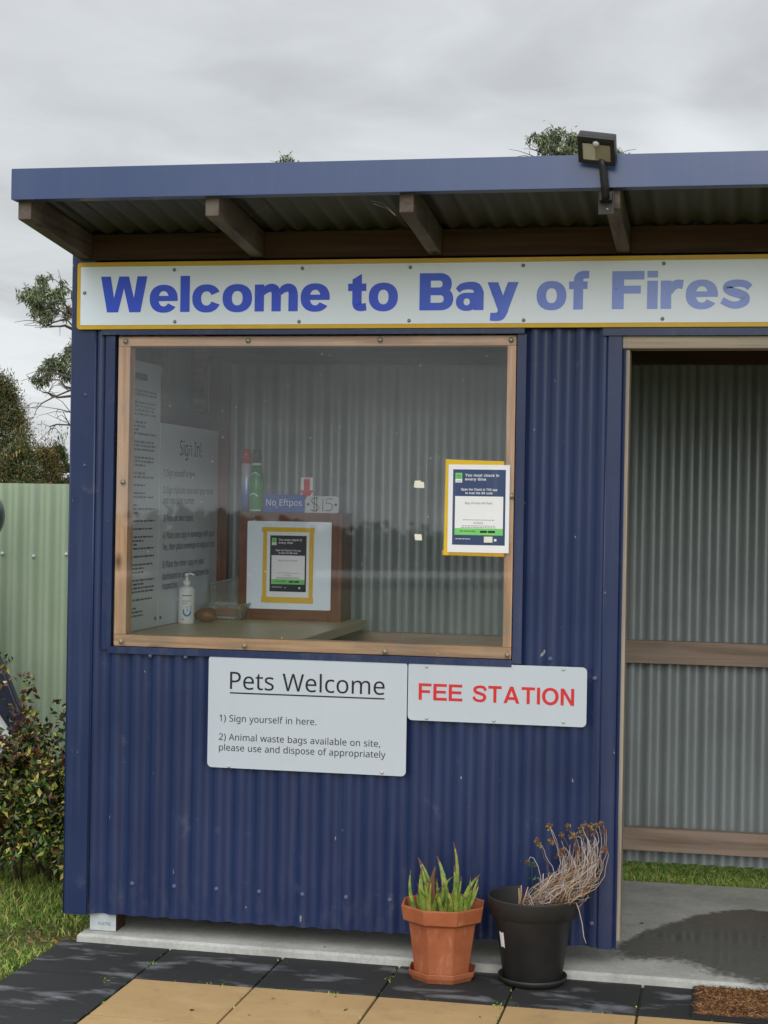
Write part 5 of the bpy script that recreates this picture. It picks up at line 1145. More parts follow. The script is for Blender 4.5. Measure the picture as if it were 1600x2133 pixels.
    # green spray bottle
    cx = P_(534, 1050, yT)[0]; r = 0.030
    G = thing('spray_can', (cx, yT, zt), 'green spray bottle beside the blue can on the timber box', 'spray can')
    mg = mat_plain('green_plastic', lin(42, 150, 74), 0.3, 0.5, var=0.25, nscale=8)
    mgd = mat_plain('dark_green_cap', lin(24, 92, 56), 0.35)
    MB().lathe([(r*.92, zt), (r, zt+.005), (r, zt+.125), (r*.92, zt+.145), (r*.72, zt+.165), (r*.70, zt+.195)], cx, yT, 28).build('bottle_body', mg, G)
    MB().lathe([(r*.74, zt+.196), (r*.74, zt+.206)], cx, yT, 24).build('neck_ring', m_bottle, G)
    MB().lathe([(r*.70, zt+.2065), (r*.68, zt+.245), (r*.55, zt+.262), (r*.25, zt+.267)], cx, yT, 24).build('cap', mgd, G)
    lb = MB()
    for zc, a0, a1, hh_ in ((zt+.062, -2.5, -1.1, .006), (zt+.150, -2.3, -.9, .005), (zt+.004, -2.6, -.6, .005)):
        vs = []; fs = []
        for k in range(13):
            t = a0+(a1-a0)*k/12; dz = 0.012*math.sin(math.pi*k/12) if zc > zt+.01 else 0
            rr = (r if zc < zt+.13 else r*.90)+.0007
            vs += [(cx+rr*math.cos(t), yT+rr*math.sin(t), zc+dz), (cx+rr*math.cos(t), yT+rr*math.sin(t), zc+dz+hh_)]
        fs = [(2*k, 2*k+2, 2*k+3, 2*k+1) for k in range(12)]
        lb.add(vs, fs, 0, True)
    lb.build('label_band', m_bottle, G)
    # little signs
    a = P_(549, 1061, by+.02); c = P_(635, 1031, by+.02)
    S = thing('no_eftpos_sign', ((a[0]+c[0])/2, by+.02, zt), 'blue plate reading No Eftpos on top of the timber box', 'sign')
    MB().plate(a[0], c[0], zt, c[2], by+.02, .004, .004).build('panel', m_signblue, S)
    t = MB(); text_fit(t, 'No Eftpos', a[0]+.012, c[0]-.012, zt+.028, zt+.054, by+.0194, 0); t.build('lettering', m_paper, S)
    a = P_(637, 1066, by+.016); c = P_(706, 1034, by+.016)
    S = thing('price_sign', ((a[0]+c[0])/2, by+.016, zt), 'grey rounded plate with $15 handwritten, on top of the timber box', 'sign')
    MB().plate(a[0], c[0], zt, c[2], by+.016, .0025, .012).build('panel', m_silver, S)
    t = MB(); w = c[0]-a[0]; H = c[2]-zt; yb = by+.0152
    def stroke(pts): t.tube([(a[0]+u*w, yb, zt+v*H) for u, v in pts], 0.0016, 5)
    stroke([(.37, .82), (.30, .90), (.20, .86), (.17, .70), (.22, .58), (.34, .48), (.40, .32), (.36, .18), (.25, .10), (.15, .18)])
    stroke([(.26, .97), (.25, .04)]); stroke([(.33, .97), (.325, .04)])
    stroke([(.52, .84), (.515, .12)])
    stroke([(.82, .84), (.63, .84), (.62, .54), (.72, .60), (.80, .50), (.81, .30), (.74, .14), (.60, .14)])
    t.build('lettering', m_black_ink, S)
    h_ = MB()
    for u in (.07, .91): h_.lathe([(.0052, 0), (.0052, .0006)], 0, 0, 14); 
    hb = MB()
    for u in (.07, .91):
        pts = [(a[0]+u*w+.0055*math.cos(k*math.pi/7), zt+H*.5+.0055*math.sin(k*math.pi/7)) for k in range(14)]
        hb.prism(pts, by+.0152, by+.0158, 'y')
    hb.build('screw_hole', m_dark, S)
    a = P_(626, 1050, by+.027); c = P_(652, 995, by+.027)
    S = thing('arrow_sign', ((a[0]+c[0])/2, by+.027, zt), 'white card with a red down arrow standing behind the $15 plate', 'sign')
    MB().box(a[0], c[0], by+.027, by+.0285, zt, c[2]).build('card', m_paper, S)
    xm = (a[0]+c[0])/2; zA = c[2]-.006; zB = c[2]-.098
    MB().prism([(xm-.013, zA), (xm+.013, zA), (xm+.013, zB+.045), (xm+.030, zB+.045), (xm, zB), (xm-.030, zB+.045), (xm-.013, zB+.045)], by+.0262, by+.0268, 'y').build('arrow', m_red_ink, S)
    # hand sanitiser
    p = onZ(388, 1299, ZD); cx, cy = p[0], p[1]; z0 = ZD+.0005
    S = thing('sanitiser_bottle', (cx, cy, z0), 'white hand sanitiser pump bottle on the counter behind the window', 'bottle')
    r = 0.0325
    MB().lathe([(r*.93, z0), (r, z0+.004), (r, z0+.135), (r*.96, z0+.142), (r*.6, z0+.149), (r*.45, z0+.151)], cx, cy, 32).build('bottle_body', m_bottle, S)
    b = MB(); b.lathe([(.0145, z0+.1515), (.0145, z0+.172), (.008, z0+.174), (.0055, z0+.176), (.0055, z0+.190)], cx, cy, 20)
    b.build('pump_collar', m_bottle, S)
    b = MB(); b.lathe([(.009, z0+.1902), (.0095, z0+.200), (.006, z0+.203)], cx, cy, 16)
    b.tube([(cx, cy, z0+.199), (cx+.02, cy-.006, z0+.201), (cx+.036, cy-.011, z0+.196)], [.0055, .0045, .0035], 8); b.build('pump_nozzle', m_bottle, S)
    vd = Vector((EYE[0]-cx, EYE[1]-cy, 0)).normalized(); a0 = math.atan2(vd.y, vd.x)
    def wrap(mb, pts2, mi=0):  # pts2: (arc metres, height) outline drawn on the bottle
        mb.add([(cx+(r+.0006)*math.cos(a0+u/r), cy+(r+.0006)*math.sin(a0+u/r), z0+v) for u, v in pts2], [tuple(range(len(pts2)))], mi)
    lb = MB()
    arc = np.linspace(math.radians(150), math.radians(372), 20)
    for t0, t1 in zip(arc[:-1], arc[1:]):
        wrap(lb, [(.002+ro*math.cos(t), .050+1.1*ro*math.sin(t)) for ro, t in ((.0185, t0), (.0185, t1), (.0115, t1), (.0115, t0))])
    wrap(lb, [(.0005, .056), (.0195, .056), (.0195, .073), (.0005, .073)])
    lb.build('label_mark', [m_lblue, m_bottle], S)
    tb = MB()
    def wtext(s, u0, u1, v, cap, bold):
        vs, fs = text_raw(s, bold); aa, bb = vs[:, 0].min(), vs[:, 0].max(); c0, c1 = capbox(s, bold)
        tb.add([(cx+(r+.0009)*math.cos(a0+(u0+(q-aa)/(bb-aa)*(u1-u0))/r), cy+(r+.0009)*math.sin(a0+(u0+(q-aa)/(bb-aa)*(u1-u0))/r), z0+v+(w-c0)/(c1-c0)*cap) for q, w, _e in vs], fs)
    wtext('Hand Sanitizer', -.018, .016, .090, .0052, 0)
    u = -.018
    for i in range(5):
        l = random.uniform(.003, .008); wrap(tb, [(u, .112), (u+l, .112), (u+l, .1155), (u, .1155)]); u += l+.0014
    u = -.018
    for i in range(4):
        l = random.uniform(.003, .006); wrap(tb, [(u, .082), (u+l, .082), (u+l, .0845), (u, .0845)]); u += l+.0014
    for u in (-.019,): wrap(tb, [(u, .018), (u+.009, .018), (u+.009, .0205), (u, .0205)])
    cr = MB(); wrap(cr, [(.0012, .0535), (.0068, .0535), (.0068, .0555), (.0012, .0555)]); wrap(cr, [(.003, .0518), (.005, .0518), (.005, .0575), (.003, .0575)])
    cr.v = [(cx+(x-cx)*1.012, cy+(y-cy)*1.012, z) for x, y, z in cr.v]
    cr.build('cross_mark', m_lblue, S)
    tb.build('lettering', m_black_ink, S)
    # brown stone
    p = onZ(424, 1297, ZD); b = bmesh.new(); bmesh.ops.create_icosphere(b, subdivisions=4, radius=1)
    for v in b.verts:
        q = v.co; k = 1+.06*math.sin(q.x*3+q.y*2)+.04*math.sin(q.z*5+q.x*4)
        v.co = Vector((p[0]+q.x*.046*k, p[1]+.03+q.y*.04*k, ZD+.030+q.z*.0305*k))
    vs = [v.co[:] for v in b.verts]; b.verts.index_update(); fs = [[w.index for w in f.verts] for f in b.faces]; b.free()
    M = MT('brown_stone'); nn = M.noise(M.mapping(), 30, 5); M.col(M.ramp(nn, [(.3, lin(92, 60, 42)), (.7, lin(146, 104, 76))])); M.rough(.6)
    o = MB().add(vs, fs, 0, True).build('stone', M.m); rebase(o, (p[0], p[1]+.03, ZD)); tag(o, 'round brown stone between the pump bottle and the plastic tub', 'stone')
    # clear tub with lid leaning behind
    q0 = onZ(470, 1291, ZD); cx, cy = q0[0]+.004, q0[1]+.03
    S = thing('plastic_tub', (cx, cy, ZD), 'open clear plastic tub with its lid propped up, on the counter', 'tub')
    b = MB()
    def ring(w, d, z): return [(cx-w, cy-d, z), (cx+w, cy-d, z), (cx+w, cy+d, z), (cx-w, cy+d, z)]
    V = ring(.062, .045, ZD+.001)+ring(.083, .060, ZD+.066)+ring(.089, .066, ZD+.066)+ring(.089, .066, ZD+.070)+ring(.081, .058, ZD+.070)+ring(.060, .043, ZD+.004)
    F_ = [(0, 3, 2, 1)]+[(i*4+k, i*4+(k+1) % 4, (i+1)*4+(k+1) % 4, (i+1)*4+k) for i in range(5) for k in range(4)]+[(20, 21, 22, 23)]
    b.add(V, F_); b.build('tub_body', m_clear, S)
    b = MB(); Mx = Matrix.Translation((cx-.012, cy+.072, ZD+.062)) @ Matrix.Rotation(math.radians(-14), 4, 'Y') @ Matrix.Rotation(math.radians(62), 4, 'X')
    b.box(-.085, .085, -.002, .115, 0, .0025, bev=.0008, M=Mx)
    for a_ in ((-.085, .085, -.002, .006), (-.085, .085, .107, .115), (-.085, -.077, .0, .113), (.077, .085, .0, .113)):
        b.box(a_[0], a_[1], a_[2], a_[3], .0026, .008, M=Mx)
    b.build('tub_lid', m_clear, S)
    mo = mat_plain('orange_card', lin(206, 120, 70), .6); mr = mat_plain('dark_red_card', lin(150, 50, 40), .6)
    b = MB(); b.box(cx-.055, cx+.030, cy-.03, cy+.03, ZD+.0175, ZD+.046, bev=.003); b.box(cx-.056, cx+.031, cy-.031, cy+.031, ZD+.0143, ZD+.0172, mi=1)
    o = b.build('card_pack', [mo, mr]); rebase(o, (cx, cy, ZD+.0143)); tag(o, 'orange card pack inside the clear tub', 'cards')
    o = MB().box(cx-.056, cx+.032, cy-.032, cy+.032, ZD+.0045, ZD+.014, bev=.001).build('note_pad', m_paper); rebase(o, (cx, cy, ZD+.0045)); tag(o, 'white note pad under the orange cards in the tub', 'note pad')

def mat_canblue(zt, h, C):
    M = MT('blue_can_print'); s = M.n('ShaderNodeSeparateXYZ'); M.l(M.tc.outputs['Object'], s.inputs[0])
    f = M.rng(s.outputs[2], 0, h, 0, 1)
    M.col(M.ramp(f, [(0.0, lin(24, 44, 120)), (0.30, lin(60, 100, 180)), (0.55, lin(150, 170, 205)), (0.72, lin(196, 200, 214)), (1.0, lin(214, 214, 222))]))
    M.rough(.28); M.set(Metallic=.2); return M.m
inside()

# ------------------------------------------------------------------ solar light on the eave
def solar_light():
    S = thing('solar_light', (1.905, -0.60, 2.418), 'black solar flood light on a short arm fixed to the eave', 'light')
    y = -0.60
    b = MB(); b.box(1.888, 1.936, -0.566, -0.559, 2.415, 2.487, bev=.002); b.box(1.893, 1.931, -0.594, -0.566, 2.452, 2.478, bev=.003)
    b.build('bracket', m_dark, S)
    screw(1.916, -0.5665, 2.430, S, m_screw, .0035)
    MB().tube([(1.913, -0.600, 2.458), (1.911, -0.610, 2.49), (1.904, -0.622, 2.552), (1.901, -0.626, 2.585)], [.0125, .0125, .012, .0115], 12).build('arm', m_dark, S)
    # head: tilted box seen from below
    M = Matrix.Translation((1.889, -0.652, 2.594)) @ Matrix.Rotation(math.radians(9), 4, 'Y') @ Matrix.Rotation(math.radians(-6), 4, 'Z') @ Matrix.Rotation(math.radians(-38), 4, 'X')
    b = MB(); w, d, t = .056, .050, .020
    b.box(-w, w, -d, d, -t*.2, t, bev=.006, M=M)
    for a in ((-w, w, -d, -d+.016), (-w, w, d-.012, d), (-w, -w+.013, -d+.016, d-.012), (w-.013, w, -d+.016, d-.012)):
        b.box(a[0], a[1], a[2], a[3], -t*.2-.006, -t*.2-.0003, bev=.001, M=M)
    b.build('housing', m_dark, S)
    ml = mat_plain('lens_cream', lin(196, 194, 184), .3); ml2 = mat_plain('lens_olive', lin(150, 144, 128), .3)
    b = MB(); b.box(-w+.014, -.004, -d+.028, d-.013, -t*.2-.003, -t*.2-.0005, M=M); b.build('lamp_lens', ml, S)
    b = MB(); b.box(-.0035, w-.014, -d+.028, d-.013, -t*.2-.003, -t*.2-.0005, M=M); b.build('lamp_lens', ml2, S)
    bb = MB(); bb.lathe([(.011, 0), (.010, .004), (.006, .008), (.001, .0095)], 0, 0, 18)
    bb.v = [tuple(M @ Vector((x, yy_-d+.022, -z-t*.2-.003))) for x, yy_, z in bb.v]
    bb.build('motion_sensor', m_galv, S)
solar_light()

# ------------------------------------------------------------------ pots
def terracotta():
    M = MT('terracotta_plastic'); a = M.noise(M.mapping(), 7, 6, .65); f = M.noise(M.mapping((1, 1, .3)), 40, 4)
    c = M.ramp(a, [(.3, lin(150, 84, 54)), (.55, lin(172, 100, 66)), (.8, lin(186, 120, 88))])
    c = M.mix(M.rng(f, .58, .8, 0, .45), c, lin(206, 170, 146)); g2 = M.noise(M.mapping((1, 1, .6)), 16, 6, .7); c = M.mix(M.rng(g2, .58, .74, 0, .45), c, lin(112, 70, 48)); M.col(c); M.rough(.6); M.set(Specular_IOR_Level=.3)
    p = onZ(919, 2040, ZG); cx, cy = p[0]-.002, p[1]+.03
    rot = math.radians(22.5+11.5-6)
    b = MB()
    z0 = ZG+.012; ht = .2105-z0+.004; zr = z0+ht
    prof = [(.094, z0), (.118, zr-.060), (.128, zr-.052), (.138, zr-.050), (.146, zr-.004), (.145, zr), (.138, zr), (.128, zr-.048), (.114, zr-.060), (.092, z0+.02)]
    o = b.lathe(prof, cx, cy, 8, 0, False, rot).build('planter', M.m); md = o.modifiers.new('b', 'BEVEL'); md.width = .0025; md.segments = 2; md.angle_limit = math.radians(20)
    rebase(o, (cx, cy, z0)); tag(o, 'octagonal terracotta planter holding the aloe', 'planter')
    b = MB(); b.lathe([(.104, ZG+.001), (.114, ZG+.018), (.117, ZG+.032), (.1155, ZG+.034), (.113, ZG+.032), (.110, ZG+.018), (.100, ZG+.0085)], cx, cy, 8, 0, False, rot)
    o = b.build('saucer', M.m); md = o.modifiers.new('b', 'BEVEL'); md.width = .002; md.segments = 2; md.angle_limit = math.radians(20)
    rebase(o, (cx, cy, ZG)); tag(o, 'octagonal terracotta saucer under the orange planter', 'saucer')
    zs = zr-.042
    # aloe
    A = thing('aloe_plant', (cx, cy, zs), 'spiky green aloe growing in the terracotta planter', 'plant')
    sb = MB(); sb.lathe([(.05, zs-.01), (.122, zs-.004), (.10, zs+.002), (.04, zs+.005), (.002, zs+.004)], cx, cy, 16, 0, True, rot)
    sb.build('soil', m_soil, A)
    AM = MT('aloe_skin'); s = AM.n('ShaderNodeSeparateXYZ'); AM.l(AM.tc.outputs['Object'], s.inputs[0])
    nn = AM.noise(AM.mapping(), 35, 4); sp = AM.noise(AM.mapping(), 150, 2)
    c = AM.ramp(nn, [(.3, lin(70, 102, 44)), (.5, lin(122, 146, 58)), (.68, lin(172, 168, 82)), (.8, lin(176, 148, 92))])
    c = AM.mix(AM.rng(sp, .62, .68, 0, .5), c, lin(190, 200, 140)); 
    zt = AM.rng(s.outputs[2], .12, .21, 0, .55); c = AM.mix(zt, c, lin(150, 118, 72))
    AM.col(c); AM.rough(.42)
    tipm = mat_plain('withered_tip', lin(112, 76, 52), .8)
    def leaf(base, mid, tip, w):
        b = MB(); n = 9; pts = []
        B, Mi, T = Vector(base), Vector(mid), Vector(tip)
        for i in range(n):
            t = i/(n-1); pts.append(B*(1-t)**2+Mi*2*t*(1-t)+T*t*t)
        vs = []; fs = []; seg = 8
        for i, q in enumerate(pts):
            d = (pts[min(i+1, n-1)]-pts[max(i-1, 0)]).normalized()
            view = Vector((EYE[0]-cx, EYE[1]-cy, .4)).normalized()
            s_ = d.cross(view).normalized(); nrm = s_.cross(d)
            r = w*(1-(i/(n-1))**1.5*.93)*(1 if i else .9)
            for k in range(seg):
                a_ = 2*math.pi*k/seg; th = .42
                o_ = s_*math.cos(a_)*r+nrm*(math.sin(a_)*r*th+abs(math.cos(a_))*r*.30)
                if i % 2 and k in (0, seg//2): o_ *= 1.10
                vs.append(q+o_)
        for i in range(n-1):
            for k in range(seg): fs.append((i*seg+k, i*seg+(k+1) % seg, (i+1)*seg+(k+1) % seg, (i+1)*seg+k))
        fs.append(tuple((n-1)*seg+k for k in range(seg))); fs.append(tuple(range(seg-1, -1, -1)))
        b.add(vs, fs, 0, True)
        for i, f in enumerate(b.f):
            if i >= (n-2)*seg: b.mi[i] = 1
        return b.build('leaf', [AM.m, tipm], A)
    k = 1/8.0  # leaf outlines measured on the plant: (base, bend, tip) in photo pixels, depth, half width
    L = [((868, 1902), (848, 1860), (856, 1811), -.02, .0085), ((897, 1905), (870, 1880), (879, 1804), -.05, .017),
         ((885, 1900), (872, 1880), (868, 1860), -.03, .011), ((900, 1900), (893, 1850), (871, 1786), .02, .010), ((905, 1880), (905, 1840), (871, 1786), .03, .010),
         ((905, 1905), (892, 1850), (907, 1806), -.06, .018), ((903, 1905), (905, 1870), (914, 1856), -.08, .008),
         ((928, 1895), (932, 1830), (910, 1783), .03, .014), ((920, 1890), (915, 1840), (945, 1826), 0, .010),
         ((944, 1895), (962, 1810), (944, 1753), .02, .0095), ((950, 1900), (950, 1860), (946, 1802), -.03, .011),
         ((946, 1900), (942, 1870), (921, 1844), -.06, .009), ((925, 1905), (930, 1880), (935, 1860), -.06, .006),
         ((962, 1890), (965, 1850), (1001, 1821), -.01, .011), ((970, 1895), (975, 1870), (984, 1850), -.02, .008),
         ((955, 1907), (960, 1880), (962, 1862), -.06, .013), ((940, 1905), (938, 1885), (943, 1870), -.07, .011),
         ((930, 1900), (922, 1870), (926, 1842), .04, .013), ((968, 1905), (972, 1890), (968, 1868), -.05, .011), ((890, 1890), (888, 1860), (884, 1838), .04, .010),
         ((925, 1907), (929, 1897), (928, 1886), -.08, .010), ((946, 1895), (944, 1870), (948, 1838), .02, .012)]
    ra = random.Random(12)
    for q in range(26):
        bx = ra.uniform(880, 972); tx = bx+ra.gauss(0, 16)+(bx-925)*.35; ty = ra.uniform(1822, 1872)
        L.append(((bx, 1905), ((bx+tx)/2+ra.gauss(0, 6), (1895+ty)/2+ra.gauss(0, 5)), (max(858, min(998, tx)), ty), ra.uniform(-.08, .05), ra.uniform(.005, .010)))
    for b_, m_, t_, dy, w in L:
        P0 = onY(*b_, cy+dy*.5); P0[2] = min(P0[2], zs+.012); P0[2] = zs-.004
        lf = leaf(P0, onY(*m_, cy+dy*.8), onY(*t_, cy+dy), w)
        if ra.random() < .16: lf.data.materials[0] = tipm
terracotta()

def black_pot():
    p = onZ(1106, 2050, ZG); cx, cy = p[0]+.001, p[1]+.030
    z0 = ZG+.010; zr = .252; r1 = .151
    b = MB()
    b.lathe([(.092, z0), (.096, z0+.004), (.126, zr-.072), (.134, zr-.062), (.146, zr-.058), (r1, zr-.004), (r1+.001, zr), (r1-.004, zr+.001), (r1-.007, zr-.004), (.139, zr-.058), (.122, zr-.085), (.095, z0+.03)], cx, cy, 64)
    P = thing('plant_pot', (cx, cy, z0), 'round black plastic plant pot with dead stems, by the doorway', 'plant pot')
    b.build('pot_body', m_pot_black, P)
    # torn white label on its left flank
    lb = MB(); vs = []
    a0 = math.radians(218)
    for k in range(7):
        a = a0+math.radians(-6+12*k/6)
        for z in (z0+.115, z0+.165):
            t_ = (z-z0-.004)/(zr-.072-z0-.004); r = .096+(.126-.096)*t_+.0012
            vs.append((cx+r*math.cos(a), cy+r*math.sin(a), z+random.uniform(-.002, .002)))
    lb.add(vs, [(2*k, 2*k+2, 2*k+3, 2*k+1) for k in range(6)], 0, True); lb.build('torn_label', m_paper, P)
    b = MB(); b.lathe([(.100, ZG+.001), (.112, ZG+.016), (.114, ZG+.026), (.111, ZG+.026), (.108, ZG+.014), (.096, ZG+.007)], cx, cy, 48)
    o = b.build('saucer', m_pot_black); rebase(o, (cx, cy, ZG)); tag(o, 'round black saucer under the black plant pot', 'saucer')
    zs = zr-.062
    S = thing('dead_plant', (cx, cy, zs), 'dried straw coloured flower stems leaning right out of the black pot', 'plant')
    M = MT('wet_soil'); nn = M.noise(M.mapping(), 40, 4); M.col(M.ramp(nn, [(.3, lin(34, 30, 27)), (.7, lin(60, 54, 48))])); M.rough(M.rng(nn, .3, .7, .15, .6)); 
    MB().lathe([(.05, zs-.02), (.132, zs-.004), (.06, zs), (.002, zs+.001)], cx, cy, 32).build('soil', M.m, S)
    sm = [mat_plain('straw_stem', lin(180, 150, 116), .7), mat_plain('grey_stem', lin(184, 174, 170), .7), mat_plain('brown_stem', lin(112, 84, 62), .7)]
    hm = [mat_plain('rust_flower', lin(112, 74, 46), .8), mat_plain('pale_flower', lin(150, 138, 92), .8)]
    heads = [(1148, 1727), (1128, 1759), (1172, 1743), (1187, 1721), (1190, 1735), (1213, 1722), (1220, 1736), (1232, 1729), (1250, 1722), (1254, 1714), (1262, 1732), (1212, 1748), (1160, 1757), (1180, 1768), (1200, 1760), (1225, 1750), (1240, 1742), (1265, 1770), (1244, 1757), (1175, 1775), (1206, 1738), (1235, 1718)]
    st = MB()
    def bez(P0, P1, P2, P3, n=12):
        o = []
        for i in range(n):
            t = i/(n-1); o.append(Vector(P0)*(1-t)**3+Vector(P1)*3*t*(1-t)**2+Vector(P2)*3*t*t*(1-t)+Vector(P3)*t**3+Vector((R_.gauss(0, .0024), R_.gauss(0, .0024), R_.gauss(0, .0024))))
        return o
    R_ = random.Random(5)
    def blob(c, r):
        hd = MB()
        for k in range(10):
            d = Vector((R_.gauss(0, 1), R_.gauss(0, 1), R_.gauss(0, 1))).normalized()
            a = d.orthogonal().normalized()*r*.5; q = Vector(c)+d*r*R_.uniform(.2, .5)
            e = q+d*r*R_.uniform(.5, 1.0)
            hd.add([q-a, q+a, e+a*.5+d.cross(a)*.8, e-a*.4], [(0, 1, 2, 3)], R_.choice((0, 0, 0, 1)))
        hd.build('flower_head', hm, S)
    for hx, hy in heads:
        for rep in range(1 if R_.random() < .6 else 2):
            dy = R_.uniform(-.06, .06)
            H = onY(hx+R_.gauss(0, 5)*rep, hy+R_.gauss(0, 6)*rep, cy+dy)
            b0 = onY(R_.uniform(1105, 1190), R_.uniform(1870, 1892), cy+dy)
            out_ = onY(min(1262, 1165+(hx-1130)*.85+R_.uniform(-8, 22)), R_.uniform(1830, 1868), cy+dy)
            up_ = onY(min(1268, hx+R_.uniform(8, 28)), hy+R_.uniform(25, 60), cy+dy)
            pts = bez(b0, out_, up_, H, 14)
            st.tube(pts, [.0017-.0008*i/13 for i in range(14)], 5, R_.choice((0, 1, 1, 2)))
            if R_.random() < .8:
                e = Vector(H)+Vector((R_.uniform(-.016, .0), R_.uniform(-.01, .01), R_.uniform(-.014, .008)))
                st.tube([H, Vector(H)+Vector((-.005, 0, .006)), e], .0008, 4, 0); blob(e, .0105)
    # tangled mass of old stems over the rim
    for i in range(360):
        dy = R_.uniform(-.09, .07)
        a = onY(R_.uniform(1090, 1185), R_.uniform(1872, 1898), cy+dy)
        t = R_.random()
        ex, ey = 1115+t*125+R_.gauss(0, 16), 1880-t*78+R_.gauss(0, 22)
        ex, ey = min(ex, 1255), min(ey, 1893-max(0, (ex-1190))*.35)
        e = onY(ex, ey, cy+dy+R_.uniform(-.02, .02))
        m1 = (Vector(a)*.6+Vector(e)*.4)+Vector((R_.gauss(.010, .022), R_.gauss(0, .03), R_.gauss(.0, .020)))
        m2 = (Vector(a)*.3+Vector(e)*.7)+Vector((R_.gauss(.012, .022), R_.gauss(0, .03), R_.gauss(.0, .022)))
        st.tube(bez(a, m1, m2, e, 8), [.0014]*6+[.0011, .0007], 4, R_.choice((0, 0, 1, 1, 2)))
    for i in range(60):    # upright pale stems above the tangle
        t = R_.random(); x0 = 1160+t*85
        a = onY(x0, 1850-t*18, cy+R_.uniform(-.05, .05)); e = onY(x0+R_.uniform(-6, 20), 1850-t*30-R_.uniform(35, 85), cy+R_.uniform(-.05, .05))
        mid = (Vector(a)+Vector(e))/2+Vector((R_.gauss(.006, .007), 0, 0))
        st.tube(bez(a, mid, mid, e, 7), [.0016]*5+[.0011, .0007], 4, R_.choice((1, 1, 0)))
    for (x0, y0), (x1, y1) in (((1082, 1893), (1086, 1844)), ((1080, 1895), (1081, 1850)), ((1085, 1890), (1100, 1848)), ((1087, 1888), (1097, 1856))):
        a = onY(x0, y0, cy-.08); e = onY(x1, y1, cy-.085); mid = (Vector(a)+Vector(e))/2+Vector((.002, 0, .002))
        st.tube([a, mid, e], [.0022, .002, .0017], 6, 0)
    a = [onY(x, y, cy-.06) for x, y in ((1200, 1880), (1206, 1895), (1213, 1925), (1216, 1950), (1221, 1966))]
    st.tube(a, .0016, 5, 1)
    a = [onY(x, y, cy+.02) for x, y in ((1127, 1870), (1127, 1830), (1121, 1805), (1112, 1788), (1105, 1785), (1100, 1796))]
    st.tube(a, .0013, 5, 1); blob(a[-1], .009)
    a = [onY(x, y, cy+.02) for x, y in ((1130, 1870), (1131, 1840), (1132, 1820))]; st.tube(a, .002, 5, 1)
    st.build('stems', sm, S)
    # green sprig
    G = thing('green_sprig', tuple(onY(1113, 1868, cy+.05)[:2])+(zs,), 'small green leafy sprig sprouting in the black pot', 'plant')
    gb = MB(); a = [onY(x, y, cy+.05) for x, y in ((1116, 1890), (1111, 1850), (1108, 1820), (1109, 1795))]; gb.tube(a, .0014, 5)
    gb.build('stem', mat_plain('sprig_stem', lin(70, 74, 48), .6), G)
    pos = []; dr = []
    for x, y in ((1110, 1866), (1113, 1862), (1108, 1833), (1109, 1806), (1108, 1800)):
        for s_ in (-1, 1, -1, 1):
            pos.append(onY(x, y, cy+.05)); dr.append((s_*R_.uniform(.5, 1), R_.uniform(-.9, .2), R_.uniform(.1, .7)))
    leaves('foliage', np.array(pos), np.array(dr), RNG.uniform(.015, .026, len(pos)), .007, [leafmat('sprig_leaf', lin(64, 108, 62))], [1], G)
black_pot()

# ------------------------------------------------------------------ door mat
def mat():
    x0, x1, y0, y1 = 2.200, 2.82, -0.428, -0.088
    S = thing('door_mat', ((x0+x1)/2, (y0+y1)/2, ZG), 'brown coir door mat with black rubber border at the doorway', 'mat')
    b = MB(); b.box(x0, x1, y0, y1, ZG+.0005, ZG+.007, bev=.002)
    e = .020
    for a in ((x0+.004, x1-.004, y0+.004, y0+e), (x0+.004, x1-.004, y1-e*.4, y1-.002), (x0+.004, x0+e, y0+e, y1-e*.4), (x1-e, x1-.004, y0+e, y1-e*.4)):
        b.box(a[0], a[1], a[2], a[3], ZG+.0072, ZG+.011, bev=.001)
    b.build('rubber_border', m_rubber, S)
    M = MT('coir'); nn = M.noise(M.mapping((1, 1, 1)), 60, 5, .7); M.col(M.ramp(nn, [(.3, lin(60, 40, 26)), (.7, lin(104, 72, 46))])); M.rough(.95)
    b = MB(); b.box(x0+e, x1-e, y0+e, y1-e*.4, ZG+.0072, ZG+.012)
    b.build('coir_base', M.m, S)
    cm = [mat_plain('coir_light', lin(160, 116, 76), .95), mat_plain('coir_mid', lin(110, 76, 48), .95), mat_plain('coir_dark', lin(66, 44, 28), .95)]
    N = 9000; xs = RNG.uniform(x0+e+.003, x1-e-.003, N); row = RNG.integers(0, 21, N)
    ys = y0+e+.008+row*((y1-y0-e*1.4-.012)/20)+RNG.normal(0, .0028, N)
    ok = (ys > y0+e) & (ys < y1-e*.4); xs, ys = xs[ok], ys[ok]; N = len(xs)
    pos = np.stack([xs, ys, np.full(N, ZG+.0105)+RNG.uniform(0, .003, N)], 1)
    dr = np.stack([RNG.normal(0, 1, N), RNG.normal(0, .22, N), RNG.uniform(0, .12, N)], 1)
    leaves('coir_pile', pos, dr, RNG.uniform(.012, .03, N), .0028, cm, [.4, .4, .2], S, fold=.1, curl=.25)
mat()

